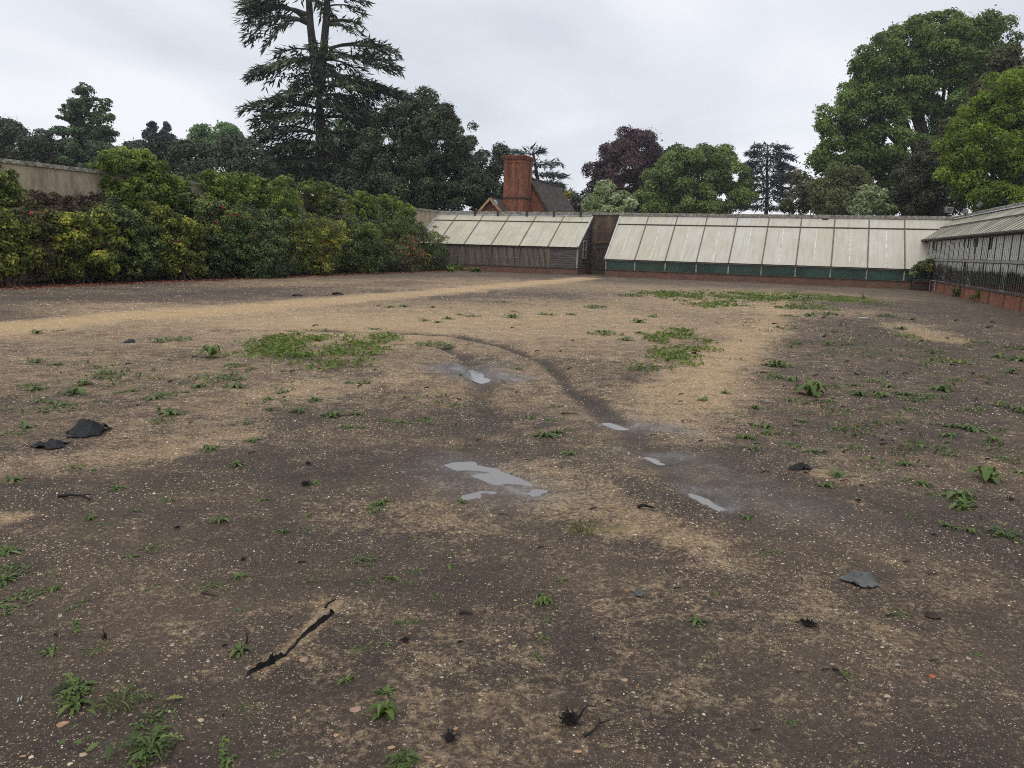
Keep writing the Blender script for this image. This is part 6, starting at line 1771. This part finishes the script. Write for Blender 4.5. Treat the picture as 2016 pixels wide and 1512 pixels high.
STN = [(123, 1428, 13, 0, 'flat orange stone at the far lower left'), (162, 1487, 10, 1, 'buff flint at the bottom left'), (47, 1490, 7, 3, 'pinkish stone in the bottom left corner'),
       (229, 1361, 9, 0, 'orange chip above the wispy grass clump'), (395, 1419, 9, 1, 'pale buff chip below centre left'), (597, 1301, 13, 3, 'pink-orange stone by the black strip'),
       (662, 1449, 9, 0, 'orange fork-shaped chip, lower left of centre'), (701, 1398, 15, 3, 'largest pinkish stone, left of the upright broad-leaved weed'), (612, 1493, 7, 2, 'grey pebble at the bottom left of centre'),
       (842, 1492, 9, 3, 'rosy round pebble at the bottom centre'), (770, 1473, 10, 0, 'orange stone pair member above the cut-off weed'), (863, 1508, 9, 0, 'orange stone on the bottom edge'),
       (898, 1436, 8, 0, 'thin orange chip left of the biggest root clump'), (1137, 1481, 10, 0, 'long orange flint below the biggest root clump'), (1230, 1340, 9, 0, 'bright orange flint, right of the centre'),
       (1246, 1364, 6, 1, 'small buff stone below the bright orange flint'), (1125, 946, 7, 0, 'lone orange stone right of the main puddle'), (1334, 1076, 9, 0, 'orange stone on the gravelly slope right of centre'),
       (1184, 1182, 6, 1, 'buff curled flint right of the rounded clump'), (1182, 1204, 6, 0, 'tan flint below the buff curled one'), (979, 1262, 7, 0, 'orange pebble by a tiny centre sprout'),
       (922, 1084, 7, 0, 'orange flint above the centre weeds'), (1242, 1287, 8, 3, 'flat pinkish chip right of the compact weed'), (1746, 1372, 9, 1, 'pale buff stone at the lower right'),
       (1768, 1310, 7, 2, 'rounded grey-buff pebble at the lower right'), (1834, 1332, 8, 4, 'bright red sherd at the lower right'), (1820, 1344, 6, 3, 'pink chip beside the red sherd'), (1695, 1464, 7, 2, 'upright grey-buff stone near the bottom right'),
       (1542, 1283, 7, 1, 'pale long chip in the lower right middle'), (1688, 1286, 6, 1, 'buff chip right of the brownish root'), (1709, 1297, 6, 2, 'grey rounded chip right of the buff one'),
       (1394, 1450, 6, 0, 'orange chip near the bottom, right of centre'), (1335, 1075, 5, 1, 'small buff stone touching the orange one on the slope'), (1336, 990, 5, 0, 'tan stone near the right puddle'), (400, 801, 8, 0, 'orange stone among the left weeds'), (247, 860, 6, 1, 'pale stone right of the crumpled black heap'), (117, 1214, 6, 1, 'cream stone at the left middle'),
       (1927, 1143, 6, 1, 'buff chip at the right, above the dark leaf-shaped scrap'), (1990, 970, 6, 0, 'tan stone beside the black root nub at the right edge')]
for i, (u, v, h, m_, l) in enumerate(STN): stone(u, v, h, m_, l, 500 + i)

# gravel: thousands of flat flints and grit lying on the near ground
def gravel(seed=5):
    rng = np.random.default_rng(seed); Ps = []
    for (r0, r1, dens, lo, hi) in ((1.9, 4.0, 4600, .0018, .0052), (4.0, 8.0, 1500, .003, .0078), (8, 16, 360, .005, .0125), (16, 32, 70, .010, .021), (1.9, 5.0, 75, .005, .0105), (5, 12, 30, .008, .015)):
        A_ = (r1 ** 2 - r0 ** 2) / 2 * math.radians(76); k = int(A_ * dens)
        r = np.sqrt(rng.uniform(r0 ** 2, r1 ** 2, k)); th_ = np.radians(rng.uniform(-38, 38, k))
        x = r * np.sin(th_); y = r * np.cos(th_)
        Ps.append(np.column_stack([x, y, lo + (hi - lo) * rng.random(k) ** 2.2]))
    A_ = np.concatenate(Ps)
    at_ = ground_attrs(A_[:, 0], A_[:, 1])
    pr = .30 + .75 * at_['sand'] + 1.7 * (fbm(A_[:, 0] / .5, A_[:, 1] / .5, 4, 77) - .48) - .3 * at_['dark'] - .5 * at_['wet']
    b = A_[:, 0] * B2[0] + A_[:, 1] * B2[1]; a = A_[:, 0] * A2[0] + A_[:, 1] * A2[1]
    keep = (rng.random(len(A_)) < pr) & (b > -21.5) & (b < 5.2) & (a < 45.5)
    A_ = A_[keep]; n = len(A_)
    z = gz(A_[:, 0], A_[:, 1])
    base = np.array([[1, 0, 0], [.3, .8, 0], [-.75, .6, 0], [-.8, -.5, 0], [.35, -.8, 0], [.1, .05, .62], [-.3, -.1, .5]])
    an = rng.uniform(0, 6.283, n); c, s = np.cos(an), np.sin(an)
    B = base[None] * (1 + .5 * (rng.random((n, 7, 3)) - .5)) * np.array([1, 1, 1])
    el = rng.uniform(.5, 1, n)
    X = B[:, :, 0]; Y = B[:, :, 1] * el[:, None]
    sz = A_[:, 2][:, None]
    V = np.stack([A_[:, 0][:, None] + (X * c[:, None] - Y * s[:, None]) * sz, A_[:, 1][:, None] + (X * s[:, None] + Y * c[:, None]) * sz, z[:, None] + B[:, :, 2] * sz * rng.uniform(.7, 1.3, n)[:, None] - .0006], -1).reshape(-1, 3)
    f = np.array([[0, 1, 5], [1, 2, 6], [1, 6, 5], [2, 3, 6], [3, 4, 6], [4, 5, 6], [4, 0, 5]])
    Fc = (f[None] + 7 * np.arange(n)[:, None, None]).reshape(-1, 3)
    me = np_mesh('gravel', V, Fc, {'tint': np.repeat(rng.random(n), 7)})
    t = NT('gravel_stone')
    t.color(t.ramp(t.attr('tint'), [(0, (.14, .10, .07)), (.2, (.30, .21, .13)), (.42, (.52, .37, .21)), (.58, (.58, .37, .19)), (.75, (.66, .54, .37)), (1, (.78, .71, .58))]))
    t.set(Roughness=.6)
    tag(part('gravel', me, t.m), 'pale flint grit and small gravel scattered over the brown soil', 'gravel', kind='stuff')
    return n


gravel()

# fallen fresh oak leaf near the big weeds
V, Q, T = [], [], []
strip_leaf(V, Q, T, .3, 1.0, .3, .1, np.random.default_rng(2), .55, 9, .8)
c = at(328, 1384); me = np_mesh('fallen_leaf', np.array(V) * .055, np.array(Q), {'tint': np.array(T)}); me.materials.append(L_weedy)
o = bpy.data.objects.new('fallen_leaf', me); link(o); o.location = c + np.array([0, 0, .012]); tag(o, 'single bright green fallen oak leaf on the near soil', 'leaf', None, 'thing')

# ------------------------------------------------------------------ air
hz = MB(); hz.hexa([(-160, -12, -1), (160, -12, -1), (160, 175, -1), (-160, 175, -1), (-160, -12, 34), (160, -12, 34), (160, 175, 34), (-160, 175, 34)])
hm = bpy.data.materials.new('damp_air'); hm.use_nodes = True; ht = hm.node_tree; ht.nodes.clear()
ho = ht.nodes.new('ShaderNodeOutputMaterial'); hv = ht.nodes.new('ShaderNodeVolumePrincipled')
hv.inputs['Color'].default_value = (.92, .96, 1, 1); hv.inputs['Density'].default_value = .00045; hv.inputs['Anisotropy'].default_value = .2
ht.links.new(hv.outputs[0], ho.inputs['Volume'])
o = hz.build('haze', hm); tag(o, kind='stuff')
